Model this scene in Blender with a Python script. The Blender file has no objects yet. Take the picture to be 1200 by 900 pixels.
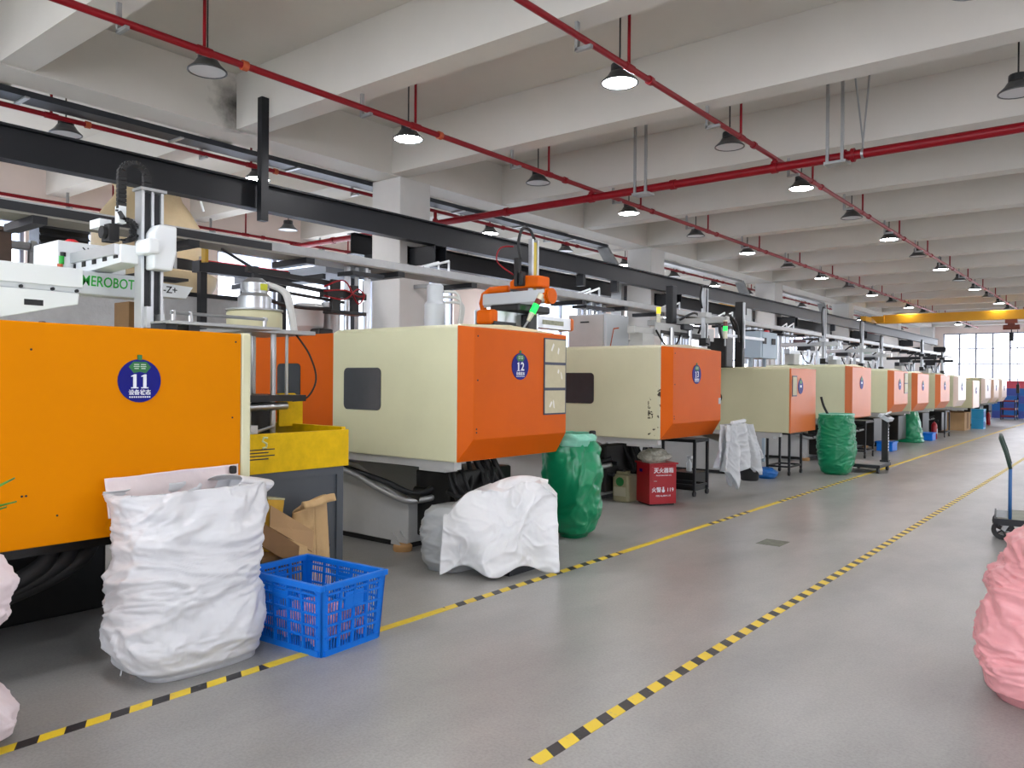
import bpy, bmesh, math, random
from math import sin, cos, pi, radians as R_
from mathutils import Vector, Matrix, noise
random.seed(7)
scene = bpy.context.scene
col = scene.collection

# ------------------------------------------------------------------ camera
CAM_F, YAW, CAMH, ROLL, PITCH = 920.0, R_(38.7), 1.6, R_(0.5), R_(-0.25)
fw = Vector((-sin(YAW)*cos(PITCH), cos(YAW)*cos(PITCH), sin(PITCH)))
rt = Vector((cos(YAW), sin(YAW), 0)); up = rt.cross(fw)
r2 = rt*cos(ROLL)+up*sin(ROLL); u2 = -rt*sin(ROLL)+up*cos(ROLL)
cd = bpy.data.cameras.new('camera'); cam = bpy.data.objects.new('camera', cd); col.objects.link(cam)
cd.sensor_fit = 'HORIZONTAL'; cd.sensor_width = 36; cd.lens = 36*CAM_F/1200; cd.clip_end = 500
cam.matrix_world = Matrix(((r2.x,u2.x,-fw.x,0),(r2.y,u2.y,-fw.y,0),(r2.z,u2.z,-fw.z,CAMH),(0,0,0,1)))
scene.camera = cam
# ------------------------------------------------------------------ world, exposure
SKY = 4.2
w = bpy.data.worlds.new('overcast_sky'); scene.world = w; w.use_nodes = True
bg = w.node_tree.nodes['Background']; bg.inputs[0].default_value = (1.0,0.975,0.945,1); bg.inputs[1].default_value = SKY
vs = scene.view_settings
vs.view_transform = 'Standard'; vs.look = 'None'; vs.gamma = 1; vs.exposure = 0.78; vs.use_curve_mapping = False
LAMP_EMIT = 82.0
def portal(name, loc, sx, sy, rot):
    l = bpy.data.lights.new(name, 'AREA'); l.shape = 'RECTANGLE'; l.size = sx; l.size_y = sy; l.cycles.is_portal = True
    o = bpy.data.objects.new(name, l); o.location = loc; o.rotation_euler = rot; col.objects.link(o)
portal('daylight_portal', (-1, 48.8, 2.3), 15, 4.2, (R_(-90),0,0))
for yy in (3.3, 12.75, 20.75, 28.75, 36.75, 44.5): portal('daylight_portal', (-14.7, yy, 2.65), 3.4, 7.2, (0,R_(-90),0))
portal('daylight_portal', (-4, -5.9, 2.5), 21, 4.4, (R_(90),0,0))
for yy in (5.5,20.75,36.75): portal('daylight_portal', (7.1, yy, 2.65), 4.0, 7.2, (0,R_(90),0))

# ------------------------------------------------------------------ materials
def lin(h):
    h = h.lstrip('#'); c = [int(h[i:i+2],16)/255 for i in (0,2,4)]
    return tuple((v/12.92 if v <= .04045 else ((v+.055)/1.055)**2.4) for v in c)
MATS = {}
def mat(name, hexc, rough=.5, metal=0., var=0., scale=6., bump=0., bscale=40., spec=.5, emit=0, alpha=None, sss=0, trans=0, ridged=False):
    if name in MATS: return MATS[name]
    m = bpy.data.materials.new(name); m.use_nodes = True; nt = m.node_tree; b = nt.nodes['Principled BSDF']
    c = lin(hexc); b.inputs['Base Color'].default_value = (*c,1)
    b.inputs['Roughness'].default_value = rough; b.inputs['Metallic'].default_value = metal
    b.inputs['Specular IOR Level'].default_value = spec
    if emit: b.inputs['Emission Color'].default_value = (*c,1); b.inputs['Emission Strength'].default_value = emit
    tc = None
    if var or bump:
        tc = nt.nodes.new('ShaderNodeTexCoord')
    if var:
        n = nt.nodes.new('ShaderNodeTexNoise'); n.inputs['Scale'].default_value = scale; n.inputs['Detail'].default_value = 6; n.inputs['Roughness'].default_value = .65
        nt.links.new(tc.outputs['Object'], n.inputs['Vector'])
        rp = nt.nodes.new('ShaderNodeValToRGB'); rp.color_ramp.elements[0].position = .3; rp.color_ramp.elements[1].position = .7
        rp.color_ramp.elements[0].color = (*[v*(1-var) for v in c],1); rp.color_ramp.elements[1].color = (*[min(1,v*(1+var)) for v in c],1)
        nt.links.new(n.outputs['Fac'], rp.inputs[0]); nt.links.new(rp.outputs[0], b.inputs['Base Color'])
    if bump:
        n2 = nt.nodes.new('ShaderNodeTexNoise'); n2.inputs['Scale'].default_value = bscale; n2.inputs['Detail'].default_value = 5
        if ridged: n2.noise_type = 'RIDGED_MULTIFRACTAL'; n2.inputs['Distortion'].default_value = .8; n2.inputs['Detail'].default_value = 3
        nt.links.new(tc.outputs['Object'], n2.inputs['Vector'])
        bp = nt.nodes.new('ShaderNodeBump'); bp.inputs['Strength'].default_value = bump; bp.inputs['Distance'].default_value = .02
        nt.links.new(n2.outputs['Fac'], bp.inputs['Height']); nt.links.new(bp.outputs[0], b.inputs['Normal'])
    if sss:
        tr = nt.nodes.new('ShaderNodeBsdfTranslucent'); tr.inputs[0].default_value = (*c,1)
        mx = nt.nodes.new('ShaderNodeMixShader'); mx.inputs[0].default_value = sss
        nt.links.new(b.outputs[0], mx.inputs[1]); nt.links.new(tr.outputs[0], mx.inputs[2]); nt.links.new(mx.outputs[0], nt.nodes['Material Output'].inputs[0])
    if alpha is not None: b.inputs['Alpha'].default_value = alpha
    MATS[name] = m
    return m
def glass_mat(name, tint='#ffffff', gloss=.06, rough=.02):
    m = bpy.data.materials.new(name); m.use_nodes = True; nt = m.node_tree; nt.nodes.clear()
    o = nt.nodes.new('ShaderNodeOutputMaterial'); t = nt.nodes.new('ShaderNodeBsdfTransparent'); g = nt.nodes.new('ShaderNodeBsdfGlossy')
    t.inputs[0].default_value = (*lin(tint),1); g.inputs['Roughness'].default_value = rough
    mx = nt.nodes.new('ShaderNodeMixShader'); mx.inputs[0].default_value = gloss
    nt.links.new(t.outputs[0], mx.inputs[1]); nt.links.new(g.outputs[0], mx.inputs[2]); nt.links.new(mx.outputs[0], o.inputs[0])
    MATS[name] = m; return m
GLASS = glass_mat('window_glass', '#f4f8ff')
CLEAR = glass_mat('clear_plastic_film', '#e8ecec', .16, .15)

def floor_material():
    m = bpy.data.materials.new('polished_concrete'); m.use_nodes = True; nt = m.node_tree; b = nt.nodes['Principled BSDF']; L = nt.links.new
    tc = nt.nodes.new('ShaderNodeTexCoord')
    def nz(s, d, r=.6, vec=None):
        n = nt.nodes.new('ShaderNodeTexNoise'); n.inputs['Scale'].default_value = s; n.inputs['Detail'].default_value = d; n.inputs['Roughness'].default_value = r
        L(vec or tc.outputs['Object'], n.inputs['Vector']); return n
    mp = nt.nodes.new('ShaderNodeMapping'); mp.inputs['Scale'].default_value = (1.0,.45,1); mp.inputs['Rotation'].default_value = (0,0,.5); L(tc.outputs['Object'], mp.inputs[0])
    a = nz(.9, 8, .62, mp.outputs[0]); r1 = nt.nodes.new('ShaderNodeValToRGB')
    r1.color_ramp.elements[0].position = .32; r1.color_ramp.elements[0].color = (*lin('#868684'),1)
    r1.color_ramp.elements[1].position = .68; r1.color_ramp.elements[1].color = (*lin('#a3a29e'),1); L(a.outputs['Fac'], r1.inputs[0])
    s = nz(70, 3, .6); r2_ = nt.nodes.new('ShaderNodeValToRGB'); r2_.color_ramp.elements[0].position = .35; r2_.color_ramp.elements[0].color = (.86,.86,.86,1)
    r2_.color_ramp.elements[1].position = .6; r2_.color_ramp.elements[1].color = (1.03,1.03,1.03,1); L(s.outputs['Fac'], r2_.inputs[0])
    st = nz(2.6, 9, .72); r3 = nt.nodes.new('ShaderNodeValToRGB'); r3.color_ramp.elements[0].position = .5; r3.color_ramp.elements[0].color = (1,1,1,1)
    r3.color_ramp.elements[1].position = .9; r3.color_ramp.elements[1].color = (.93,.925,.92,1); L(st.outputs['Fac'], r3.inputs[0])
    m1 = nt.nodes.new('ShaderNodeMix'); m1.data_type = 'RGBA'; m1.blend_type = 'MULTIPLY'; m1.inputs[0].default_value = 1
    L(r1.outputs[0], m1.inputs[6]); L(r2_.outputs[0], m1.inputs[7])
    m2 = nt.nodes.new('ShaderNodeMix'); m2.data_type = 'RGBA'; m2.blend_type = 'MULTIPLY'; m2.inputs[0].default_value = 1
    L(m1.outputs[2], m2.inputs[6]); L(r3.outputs[0], m2.inputs[7]); L(m2.outputs[2], b.inputs['Base Color'])
    rr = nt.nodes.new('ShaderNodeMapRange'); rr.inputs[1].default_value = .3; rr.inputs[2].default_value = .7; rr.inputs[3].default_value = .29; rr.inputs[4].default_value = .37
    L(nz(3.2, 7, .6, mp.outputs[0]).outputs['Fac'], rr.inputs[0]); L(rr.outputs[0], b.inputs['Roughness'])
    bp = nt.nodes.new('ShaderNodeBump'); bp.inputs['Strength'].default_value = .12; bp.inputs['Distance'].default_value = .01
    L(nz(14, 5).outputs['Fac'], bp.inputs['Height']); L(bp.outputs[0], b.inputs['Normal'])
    return m
def stripe_material():
    m = bpy.data.materials.new('striped_tape'); m.use_nodes = True; nt = m.node_tree; b = nt.nodes['Principled BSDF']; L = nt.links.new
    tc = nt.nodes.new('ShaderNodeTexCoord'); sp = nt.nodes.new('ShaderNodeSeparateXYZ'); L(tc.outputs['Object'], sp.inputs[0])
    ad = nt.nodes.new('ShaderNodeMath'); ad.operation = 'MULTIPLY_ADD'; ad.inputs[1].default_value = .55; L(sp.outputs[0], ad.inputs[0]); L(sp.outputs[1], ad.inputs[2])
    dv = nt.nodes.new('ShaderNodeMath'); dv.operation = 'DIVIDE'; dv.inputs[1].default_value = .2; L(ad.outputs[0], dv.inputs[0])
    fr = nt.nodes.new('ShaderNodeMath'); fr.operation = 'FRACT'; L(dv.outputs[0], fr.inputs[0])
    gt = nt.nodes.new('ShaderNodeMath'); gt.operation = 'GREATER_THAN'; gt.inputs[1].default_value = .55; L(fr.outputs[0], gt.inputs[0])
    n = nt.nodes.new('ShaderNodeTexNoise'); n.inputs['Scale'].default_value = 25; n.inputs['Detail'].default_value = 6; L(tc.outputs['Object'], n.inputs['Vector'])
    mx = nt.nodes.new('ShaderNodeMix'); mx.data_type = 'RGBA'; mx.inputs[6].default_value = (*lin('#e3c52e'),1); mx.inputs[7].default_value = (*lin('#26262a'),1); L(gt.outputs[0], mx.inputs[0])
    wr = nt.nodes.new('ShaderNodeValToRGB'); wr.color_ramp.elements[0].position = .62; wr.color_ramp.elements[1].position = .75; L(n.outputs['Fac'], wr.inputs[0])
    ml = nt.nodes.new('ShaderNodeMath'); ml.operation = 'MULTIPLY'; ml.inputs[1].default_value = .5; L(wr.outputs[0], ml.inputs[0])
    m2 = nt.nodes.new('ShaderNodeMix'); m2.data_type = 'RGBA'; m2.inputs[7].default_value = (*lin('#8a8886'),1); L(mx.outputs[2], m2.inputs[6]); L(ml.outputs[0], m2.inputs[0])
    L(m2.outputs[2], b.inputs['Base Color']); b.inputs['Roughness'].default_value = .45
    return m
def chipped(name, hexc, lo, hi, chip='#3a332a', rough=.42, thr=.60, scale=9):
    """paint with chipped patches inside an object-space box lo..hi"""
    m = mat(name, hexc, rough, var=.03, scale=2.5, spec=.3); nt = m.node_tree; b = nt.nodes['Principled BSDF']; L = nt.links.new
    src = b.inputs['Base Color'].links[0].from_socket
    tc = nt.nodes.new('ShaderNodeTexCoord'); sp = nt.nodes.new('ShaderNodeSeparateXYZ'); L(tc.outputs['Object'], sp.inputs[0])
    n = nt.nodes.new('ShaderNodeTexNoise'); n.inputs['Scale'].default_value = scale; n.inputs['Detail'].default_value = 5; n.inputs['Roughness'].default_value = .7; L(tc.outputs['Object'], n.inputs['Vector'])
    cur = None
    for i in range(3):
        for op, v in (('GREATER_THAN', lo[i]), ('LESS_THAN', hi[i])):
            q = nt.nodes.new('ShaderNodeMath'); q.operation = op; q.inputs[1].default_value = v; L(sp.outputs[i], q.inputs[0])
            if cur is None: cur = q.outputs[0]
            else:
                k = nt.nodes.new('ShaderNodeMath'); k.operation = 'MULTIPLY'; L(cur, k.inputs[0]); L(q.outputs[0], k.inputs[1]); cur = k.outputs[0]
    g = nt.nodes.new('ShaderNodeMath'); g.operation = 'GREATER_THAN'; g.inputs[1].default_value = thr; L(n.outputs['Fac'], g.inputs[0])
    k = nt.nodes.new('ShaderNodeMath'); k.operation = 'MULTIPLY'; L(cur, k.inputs[0]); L(g.outputs[0], k.inputs[1])
    mx = nt.nodes.new('ShaderNodeMix'); mx.data_type = 'RGBA'; mx.inputs[7].default_value = (*lin(chip),1); L(src, mx.inputs[6]); L(k.outputs[0], mx.inputs[0]); L(mx.outputs[2], b.inputs['Base Color'])
    return m

CONC = mat('painted_concrete', '#cdc9c1', .8, var=.04, scale=.8)
CONC2 = mat('painted_column', '#cfcdc9', .7, var=.05, scale=1.2)
WALLM = mat('pale_wall_paint', '#f2e3db', .85, var=.04, scale=.7)
WHITEW = mat('whitewashed_block', '#c9cacb', .85, var=.10, scale=3, bump=.4, bscale=18)
CREAM = mat('cream_paint', '#dadab6', .42, spec=.3, var=.035, scale=1.6)
CREAM2 = mat('cream_paint_dull', '#c3bf9c', .45, spec=.3, var=.04, scale=1.6)
ORANGE = mat('orange_paint', '#d05c00', .45, spec=.15, var=.05, scale=1.4)
ORANGE2 = mat('orange_paint_pale', '#d2703a', .38, spec=.35, var=.05, scale=1.4)
YEL = mat('yellow_orange_paint', '#dd8600', .5, spec=.05, var=.035, scale=1.3)
TRAYY = mat('worn_yellow_paint', '#dcb400', .45, spec=.2, var=.14, scale=9)
CAB = mat('slate_paint', '#4b5157', .45, var=.06, scale=3)
GREYM = mat('light_grey_paint', '#b3b4b2', .5, var=.06, scale=3)
DARK = mat('dark_steel', '#202226', .5, .2, var=.15, scale=4)
BLACK = mat('black_paint', '#16181c', .45, .0, spec=.35, var=.15, scale=2)
BLK = mat('black_rubber', '#1b1b1c', .6)
STEEL = mat('bright_steel', '#b9bcbf', .28, .85, var=.06, scale=5)
GALV = mat('galvanised_steel', '#a2a4a4', .42, .6, var=.08, scale=6)
RED = mat('red_pipe_paint', '#860a18', .4, spec=.3, var=.08, scale=4)
ORC = mat('orange_coupling_paint', '#b5502a', .5)
WHITEP = mat('white_powder_coat', '#dfe4e6', .4)
LGREY = mat('pale_grey_powder_coat', '#c3c9ce', .4)
ALU = mat('aluminium', '#c5c8ca', .35, .7)
OILY = mat('oily_dark_iron', '#181817', .4, .2, var=.3, scale=9)
TAN = mat('tan_rubber', '#b98f5c', .7, var=.1, scale=10)
TINT = mat('smoked_window', '#33383c', .12, var=.15, scale=3)
BADGE = mat('blue_badge', '#0a1078', .45, spec=.2)
BADGEG = mat('green_badge', '#0b6b2e', .4)
PRINT = mat('white_print', '#e2e6ee', .5)
PAPER = mat('paper_sheet', '#bdb594', .5, var=.06, scale=12)
FILM = mat('clear_sleeve', '#e8e6dc', .12)
NAVY = mat('navy_frame', '#1b2340', .4)
SACK = mat('white_woven_sack', '#e4e6e9', .3, var=.02, scale=4, bump=0.75, bscale=7, ridged=True, sss=.18)
SHEET = mat('white_plastic_sheet', '#eceeef', .3, bump=0.7, bscale=6, ridged=True, sss=.12)
FROST = mat('frosted_plastic_sack', '#cfd3d4', .3, bump=0.7, bscale=8, ridged=True, sss=.3)
GREENS = mat('green_woven_sack', '#128a5c', .3, var=.08, scale=5, bump=0.5, bscale=5, ridged=True, sss=.1)
GREENL = mat('pale_green_sack_hem', '#7fc4ab', .4, bump=.3, bscale=16)
PINKS = mat('pink_sack', '#efa9ac', .3, var=.08, scale=6, bump=0.7, bscale=8, ridged=True, sss=.15)
PINKW = mat('pinkish_white_sack', '#ecdfe2', .42, bump=.4, bscale=14, sss=.15)
BLUEC = mat('blue_crate_plastic', '#0a6fd4', .4, spec=.3, var=.04, scale=5)
BLUED = mat('deep_blue_plastic', '#1560a8', .4, var=.06, scale=4)
REDC = mat('red_crate_plastic', '#c24656', .45)
PINKP = mat('pink_molded_plastic', '#f2a0a4', .3, var=.25, scale=22)
CARD = mat('kraft_cardboard', '#a98860', .8, var=.08, scale=6)
CARDD = mat('brown_cardboard', '#7a5b38', .8, var=.1, scale=6)
KRAFT = mat('kraft_paper', '#c0a071', .75, var=.06, scale=8, bump=.3, bscale=10)
GOLD = mat('yellow_carton', '#c89c28', .5, var=.12, scale=10)
FIRE = mat('fire_red_paint', '#a0121f', .3, var=.04, scale=4)
LEAF = mat('green_leaf', '#4a8a26', .45, var=.25, scale=9)
CRANEY = mat('crane_yellow', '#d59a12', .45, var=.05, scale=1)
RUST = mat('rusty_sheet', '#5b4a3f', .8, var=.2, scale=3)
FRP = mat('tan_fibreglass', '#bca985', .6, var=.1, scale=2.5)
LAMPD = mat('lamp_housing_black', '#1f2021', .4)
LAMPS = mat('lamp_shade_grey', '#4c4d4d', .35, .3)
LAMPOFF = mat('unlit_diffuser', '#c9cacb', .4)
LAMPON = mat('lit_diffuser', '#fbfaff', .4, emit=LAMP_EMIT)
GLOWG = mat('green_signal_light', '#18e050', .3, emit=1.0)
GLOWY = mat('yellow_signal_light', '#e8d21c', .3, emit=.5)
SIGW = mat('ivory_plastic', '#d8d6bd', .35)
SIGR = mat('dark_red_plastic', '#6a2418', .3)
REDB = mat('bright_red_plastic', '#d01828', .35)
TEXTG = mat('green_print', '#18a030', .45)
BLUEG = mat('steel_blue_paint', '#9fb0bd', .4)
FACADE = mat('pale_blue_facade', '#b9cbe6', .6)
FACADEW = mat('white_facade', '#eef0f2', .7)
TROLB = mat('blue_tube_paint', '#2a5f96', .4)
TROLP = mat('worn_platform', '#8b8d80', .7, var=.2, scale=8)
FLOORM = floor_material(); STRIPE = stripe_material()
TAPEY = mat('yellow_tape', '#ddc02c', .45, var=.12, scale=12)

# ------------------------------------------------------------------ mesh helpers
ORI = {}
class MB:
    def __init__(s): s.v = []; s.f = []
    def add(s, vs_, fs_):
        o = len(s.v); s.v += [Vector(v) for v in vs_]; s.f += [tuple(i+o for i in f) for f in fs_]; return s
    def b(s, x0,x1,y0,y1,z0,z1):
        return s.add([(x0,y0,z0),(x1,y0,z0),(x1,y1,z0),(x0,y1,z0),(x0,y0,z1),(x1,y0,z1),(x1,y1,z1),(x0,y1,z1)],
                     [(0,3,2,1),(4,5,6,7),(0,1,5,4),(1,2,6,5),(2,3,7,6),(3,0,4,7)])
    def hexa(s, lo, hi):   # two quads (4 pts each), lo and hi
        return s.add(list(lo)+list(hi), [(0,3,2,1),(4,5,6,7),(0,1,5,4),(1,2,6,5),(2,3,7,6),(3,0,4,7)])
    def ob(s, c, sz, m):   # oriented box: centre, size, 3x3 matrix
        c = Vector(c); pts = []
        for z in (-.5,.5):
            for (x,y) in ((-.5,-.5),(.5,-.5),(.5,.5),(-.5,.5)): pts.append(c + m @ Vector((x*sz[0],y*sz[1],z*sz[2])))
        return s.hexa(pts[:4], pts[4:])
    def bar(s, p0, p1, wd, ht):
        p0, p1 = Vector(p0), Vector(p1); d = p1-p0; L = d.length; d.normalize()
        a = Vector((0,0,1)) if abs(d.z) < .95 else Vector((1,0,0)); sx = d.cross(a).normalized(); sz = sx.cross(d)
        m = Matrix((sx,d,sz)).transposed(); return s.ob((p0+p1)/2, (wd,L,ht), m)
    def cyl(s, p0, p1, r, n=12, r1=None, cap=True):
        p0, p1 = Vector(p0), Vector(p1); d = (p1-p0).normalized(); r1 = r if r1 is None else r1
        a = Vector((0,0,1)) if abs(d.z) < .95 else Vector((1,0,0)); u = d.cross(a).normalized(); v = d.cross(u)
        pts = []
        for p, rr in ((p0,r),(p1,r1)):
            for i in range(n): t = 2*pi*i/n; pts.append(p+u*cos(t)*rr+v*sin(t)*rr)
        fs = [(i,(i+1)%n,n+(i+1)%n,n+i) for i in range(n)]
        if cap: fs += [tuple(range(n-1,-1,-1)), tuple(range(n,2*n))]
        return s.add(pts, fs)
    def tube(s, path, r, n=8):
        path = [Vector(p) for p in path]; rings = []; pu = None
        for i, p in enumerate(path):
            d = (path[min(i+1,len(path)-1)]-path[max(i-1,0)]).normalized()
            if pu is None:
                a = Vector((0,0,1)) if abs(d.z) < .95 else Vector((1,0,0)); u = d.cross(a).normalized()
            else: u = (pu - d*pu.dot(d)).normalized()
            pu = u; v = d.cross(u); rings.append([p+u*cos(2*pi*k/n)*r+v*sin(2*pi*k/n)*r for k in range(n)])
        pts = [q for rg in rings for q in rg]; fs = []
        for i in range(len(rings)-1):
            for k in range(n): fs.append((i*n+k, i*n+(k+1)%n, (i+1)*n+(k+1)%n, (i+1)*n+k))
        fs += [tuple(range(n-1,-1,-1)), tuple(range((len(rings)-1)*n, len(rings)*n))]
        return s.add(pts, fs)
    def lathe(s, prof, c=(0,0,0), n=24, cap=True):
        c = Vector(c); pts = [c+Vector((r*cos(2*pi*k/n), r*sin(2*pi*k/n), z)) for r, z in prof for k in range(n)]
        fs = [(i*n+k, i*n+(k+1)%n, (i+1)*n+(k+1)%n, (i+1)*n+k) for i in range(len(prof)-1) for k in range(n)]
        if cap: fs += [tuple(range(n-1,-1,-1)), tuple(range((len(prof)-1)*n, len(prof)*n))]
        return s.add(pts, fs)
    def prism(s, poly, axis, a0, a1):   # poly in the two other axes (cyclic order)
        def P(u, v, a): return {0:(a,u,v), 1:(u,a,v), 2:(u,v,a)}[axis]
        n = len(poly); pts = [P(u,v,a0) for u, v in poly]+[P(u,v,a1) for u, v in poly]
        return s.add(pts, [tuple(range(n-1,-1,-1)), tuple(range(n,2*n))]+[(i,(i+1)%n,n+(i+1)%n,n+i) for i in range(n)])
    def rrect(s, axis, u0,u1,v0,v1, a0,a1, r=.04, k=4):
        poly = []
        for (cx, cy, t0) in ((u1-r,v1-r,0),(u0+r,v1-r,pi/2),(u0+r,v0+r,pi),(u1-r,v0+r,3*pi/2)):
            for i in range(k+1): t = t0+pi/2*i/k; poly.append((cx+r*cos(t), cy+r*sin(t)))
        return s.prism(poly, axis, a0, a1)
    def mesh(s, name, off=Vector((0,0,0)), smooth=False):
        me = bpy.data.meshes.new(name); me.from_pydata([tuple(v-off) for v in s.v], [], s.f); me.validate()
        bm = bmesh.new(); bm.from_mesh(me); bmesh.ops.recalc_face_normals(bm, faces=bm.faces); bm.to_mesh(me); bm.free()
        if smooth:
            for p in me.polygons: p.use_smooth = True
        return me
    def build(s, name, m, parent=None, smooth=False, bevel=0, auto=False, world=True, solid=0):
        if parent is not None:
            off = ORI.get(parent.name, Vector((0,0,0))) if world else Vector((0,0,0))
        else:
            xs = [v.x for v in s.v]; ys = [v.y for v in s.v]; zs = [v.z for v in s.v]
            off = Vector(((min(xs)+max(xs))/2,(min(ys)+max(ys))/2,min(zs)))
        o = bpy.data.objects.new(name, s.mesh(name, off, smooth)); col.objects.link(o); o.data.materials.append(m)
        if parent is not None: o.parent = parent; ORI[o.name] = off
        else: o.location = off; ORI[o.name] = off
        if auto:
            for p in o.data.polygons: p.use_smooth = True
            o.data.set_sharp_from_angle(angle=R_(35))
        if solid:
            sm = o.modifiers.new('thickness','SOLIDIFY'); sm.thickness = solid; sm.offset = 0
        if bevel:
            bv = o.modifiers.new('edge','BEVEL'); bv.width = bevel; bv.segments = 2; bv.limit_method = 'ANGLE'
        return o
def tag(o, label, cat, group=None, kind=None):
    if label: o['label'] = label
    if cat: o['category'] = cat
    if group: o['group'] = group
    if kind: o['kind'] = kind
    return o
def thing(name, loc, label, cat, group=None, rz=0):
    o = bpy.data.objects.new(name, None); col.objects.link(o); o.location = loc; o.rotation_euler = (0,0,rz); o.empty_display_size = .1
    ORI[o.name] = Vector(loc); return tag(o, label, cat, group)
def copy_tree(o, parent=None):
    c = o.copy(); col.objects.link(c); c.parent = parent
    for ch in o.children: copy_tree(ch, c)
    return c
def B(*a): return MB().b(*a)
def text(s, size, m, parent, loc, rot, name='lettering', ext=.0008, sx=1, bold=0, align='CENTER', shear=0):
    cu = bpy.data.curves.new('t','FONT'); cu.body = s; cu.size = size; cu.align_x = align; cu.align_y = 'CENTER'; cu.extrude = ext; cu.offset = bold; cu.shear = shear; cu.resolution_u = 3
    t = bpy.data.objects.new('t', cu); col.objects.link(t)
    me = bpy.data.meshes.new_from_object(t.evaluated_get(bpy.context.evaluated_depsgraph_get())); bpy.data.objects.remove(t); bpy.data.curves.remove(cu)
    o = bpy.data.objects.new(name, me); col.objects.link(o); me.materials.clear(); me.materials.append(m)
    o.parent = parent; o.location = Vector(loc)-ORI.get(parent.name, Vector((0,0,0))); o.rotation_euler = rot; o.scale = (sx,1,1); ORI[o.name] = Vector(loc)
    return o
FACEX = (R_(90),0,R_(90)); FACEY = (R_(90),0,0)
def arc(c, r, a0, a1, n, plane='xz'):
    out = []
    for i in range(n+1):
        t = a0+(a1-a0)*i/n; q = (r*cos(t), r*sin(t))
        out.append(Vector(c)+(Vector((q[0],0,q[1])) if plane == 'xz' else Vector((0,q[0],q[1])) if plane == 'yz' else Vector((q[0],q[1],0))))
    return out

# ================================================================== STRUCTURE
XL, XR, Y0, Y1, ZS, ZB = -15.0, 7.2, -6.0, 49.0, 5.48, 4.78
PITCHB = 2.67; BEAMY = [8.45+PITCHB*k for k in range(-5, 16)]
COLY = [8.75+8.0*k for k in range(-1, 6)]
o = B(XL-.3, XR+.3, Y0-.3, Y1+.3, -.2, 0).build('floor', FLOORM); tag(o, 'grey polished concrete floor of the hall', None, kind='structure')
ce = B(XL-.3, XR+.3, Y0-.3, Y1+.3, ZS, ZS+.2).build('ceiling', CONC); tag(ce, 'pale painted concrete ceiling slab with deep cross beams', None, kind='structure')
for y in BEAMY:
    if y < Y1: B(XL, XR, y-.16, y+.16, ZB, ZS-.001).build('beam', CONC, ce)
# girder with soot stain
gm = mat('painted_girder', '#cdc9c1', .8, var=.04, scale=.8)
def soot(m, c, rad):
    nt = m.node_tree; b = nt.nodes['Principled BSDF']; L = nt.links.new; src = b.inputs['Base Color'].links[0].from_socket
    tc = nt.nodes.new('ShaderNodeTexCoord'); mp = nt.nodes.new('ShaderNodeMapping'); mp.inputs['Location'].default_value = [-c[i]/rad[i] for i in range(3)]; mp.inputs['Scale'].default_value = [1/r for r in rad]
    L(tc.outputs['Object'], mp.inputs[0]); ln = nt.nodes.new('ShaderNodeVectorMath'); ln.operation = 'LENGTH'; L(mp.outputs[0], ln.inputs[0])
    n = nt.nodes.new('ShaderNodeTexNoise'); n.inputs['Scale'].default_value = 7; n.inputs['Detail'].default_value = 5; L(tc.outputs['Object'], n.inputs['Vector'])
    ad = nt.nodes.new('ShaderNodeMath'); ad.operation = 'ADD'; L(ln.outputs['Value'], ad.inputs[0]); L(n.outputs['Fac'], ad.inputs[1])
    mr = nt.nodes.new('ShaderNodeMapRange'); mr.inputs[1].default_value = .55; mr.inputs[2].default_value = 1.35; mr.inputs[3].default_value = .92; mr.inputs[4].default_value = 0; L(ad.outputs[0], mr.inputs[0])
    mx = nt.nodes.new('ShaderNodeMix'); mx.data_type = 'RGBA'; mx.inputs[7].default_value = (*lin('#2a2724'),1); L(src, mx.inputs[6]); L(mr.outputs[0], mx.inputs[0]); L(mx.outputs[2], b.inputs['Base Color'])
gy0, gy1 = Y0, Y1
soot(gm, (.25, 5.6-(gy0+gy1)/2, .32), (.3,.42,.5))
g = B(-9.55, -9.05, gy0, gy1, ZB-.02, ZS-.002).build('girder', gm); tag(g, 'long concrete girder over the column row, soot stained beside the hanging post', None, kind='structure')
for y in COLY:
    o = B(-9.65, -9.0, y-.33, y+.33, 0, ZB-.019).build('column', CONC2, bevel=.015); tag(o, 'square painted concrete column carrying the girder and crane runway', None, 'concrete columns in a row', 'structure')
    o = B(6.5, 7.15, y-.33, y+.33, 0, ZB-.001).build('column', CONC2, bevel=.015); tag(o, 'square painted concrete column against the window wall', None, 'concrete columns along the window wall', 'structure')

def wall_x(name, x0, x1, spans, zlo, zhi, label):
    """wall along Y with window openings; spans = list of (y0,y1)"""
    m = MB(); ys = Y0-.3
    for a, b_ in spans:
        m.b(x0,x1,ys,a,0,ZS); m.b(x0,x1,a,b_,0,zlo); m.b(x0,x1,a,b_,zhi,ZS); ys = b_
    m.b(x0,x1,ys,Y1+.3,0,ZS)
    return tag(m.build(name, WALLM), label, None, kind='structure')
LS = [(1.3,5.3),(6.3,7.9),(8.9,16.1),(17.4,24.1),(25.4,32.1),(33.4,40.1),(41.4,48.2)]
wall_x('wall_left', XL-.3, XL, LS, 1.0, 4.3, 'pale wall with tall windows behind the cooling tower')
RS = [(5.0,8.1),(17.4,24.1),(33.4,40.1)]  # unseen right-hand windows, spans chosen for the daylight they add
wall_x('wall_right', XR, XR+.3, RS, .7, 4.6, 'pale wall with added windows across the aisle from the machines')
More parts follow.
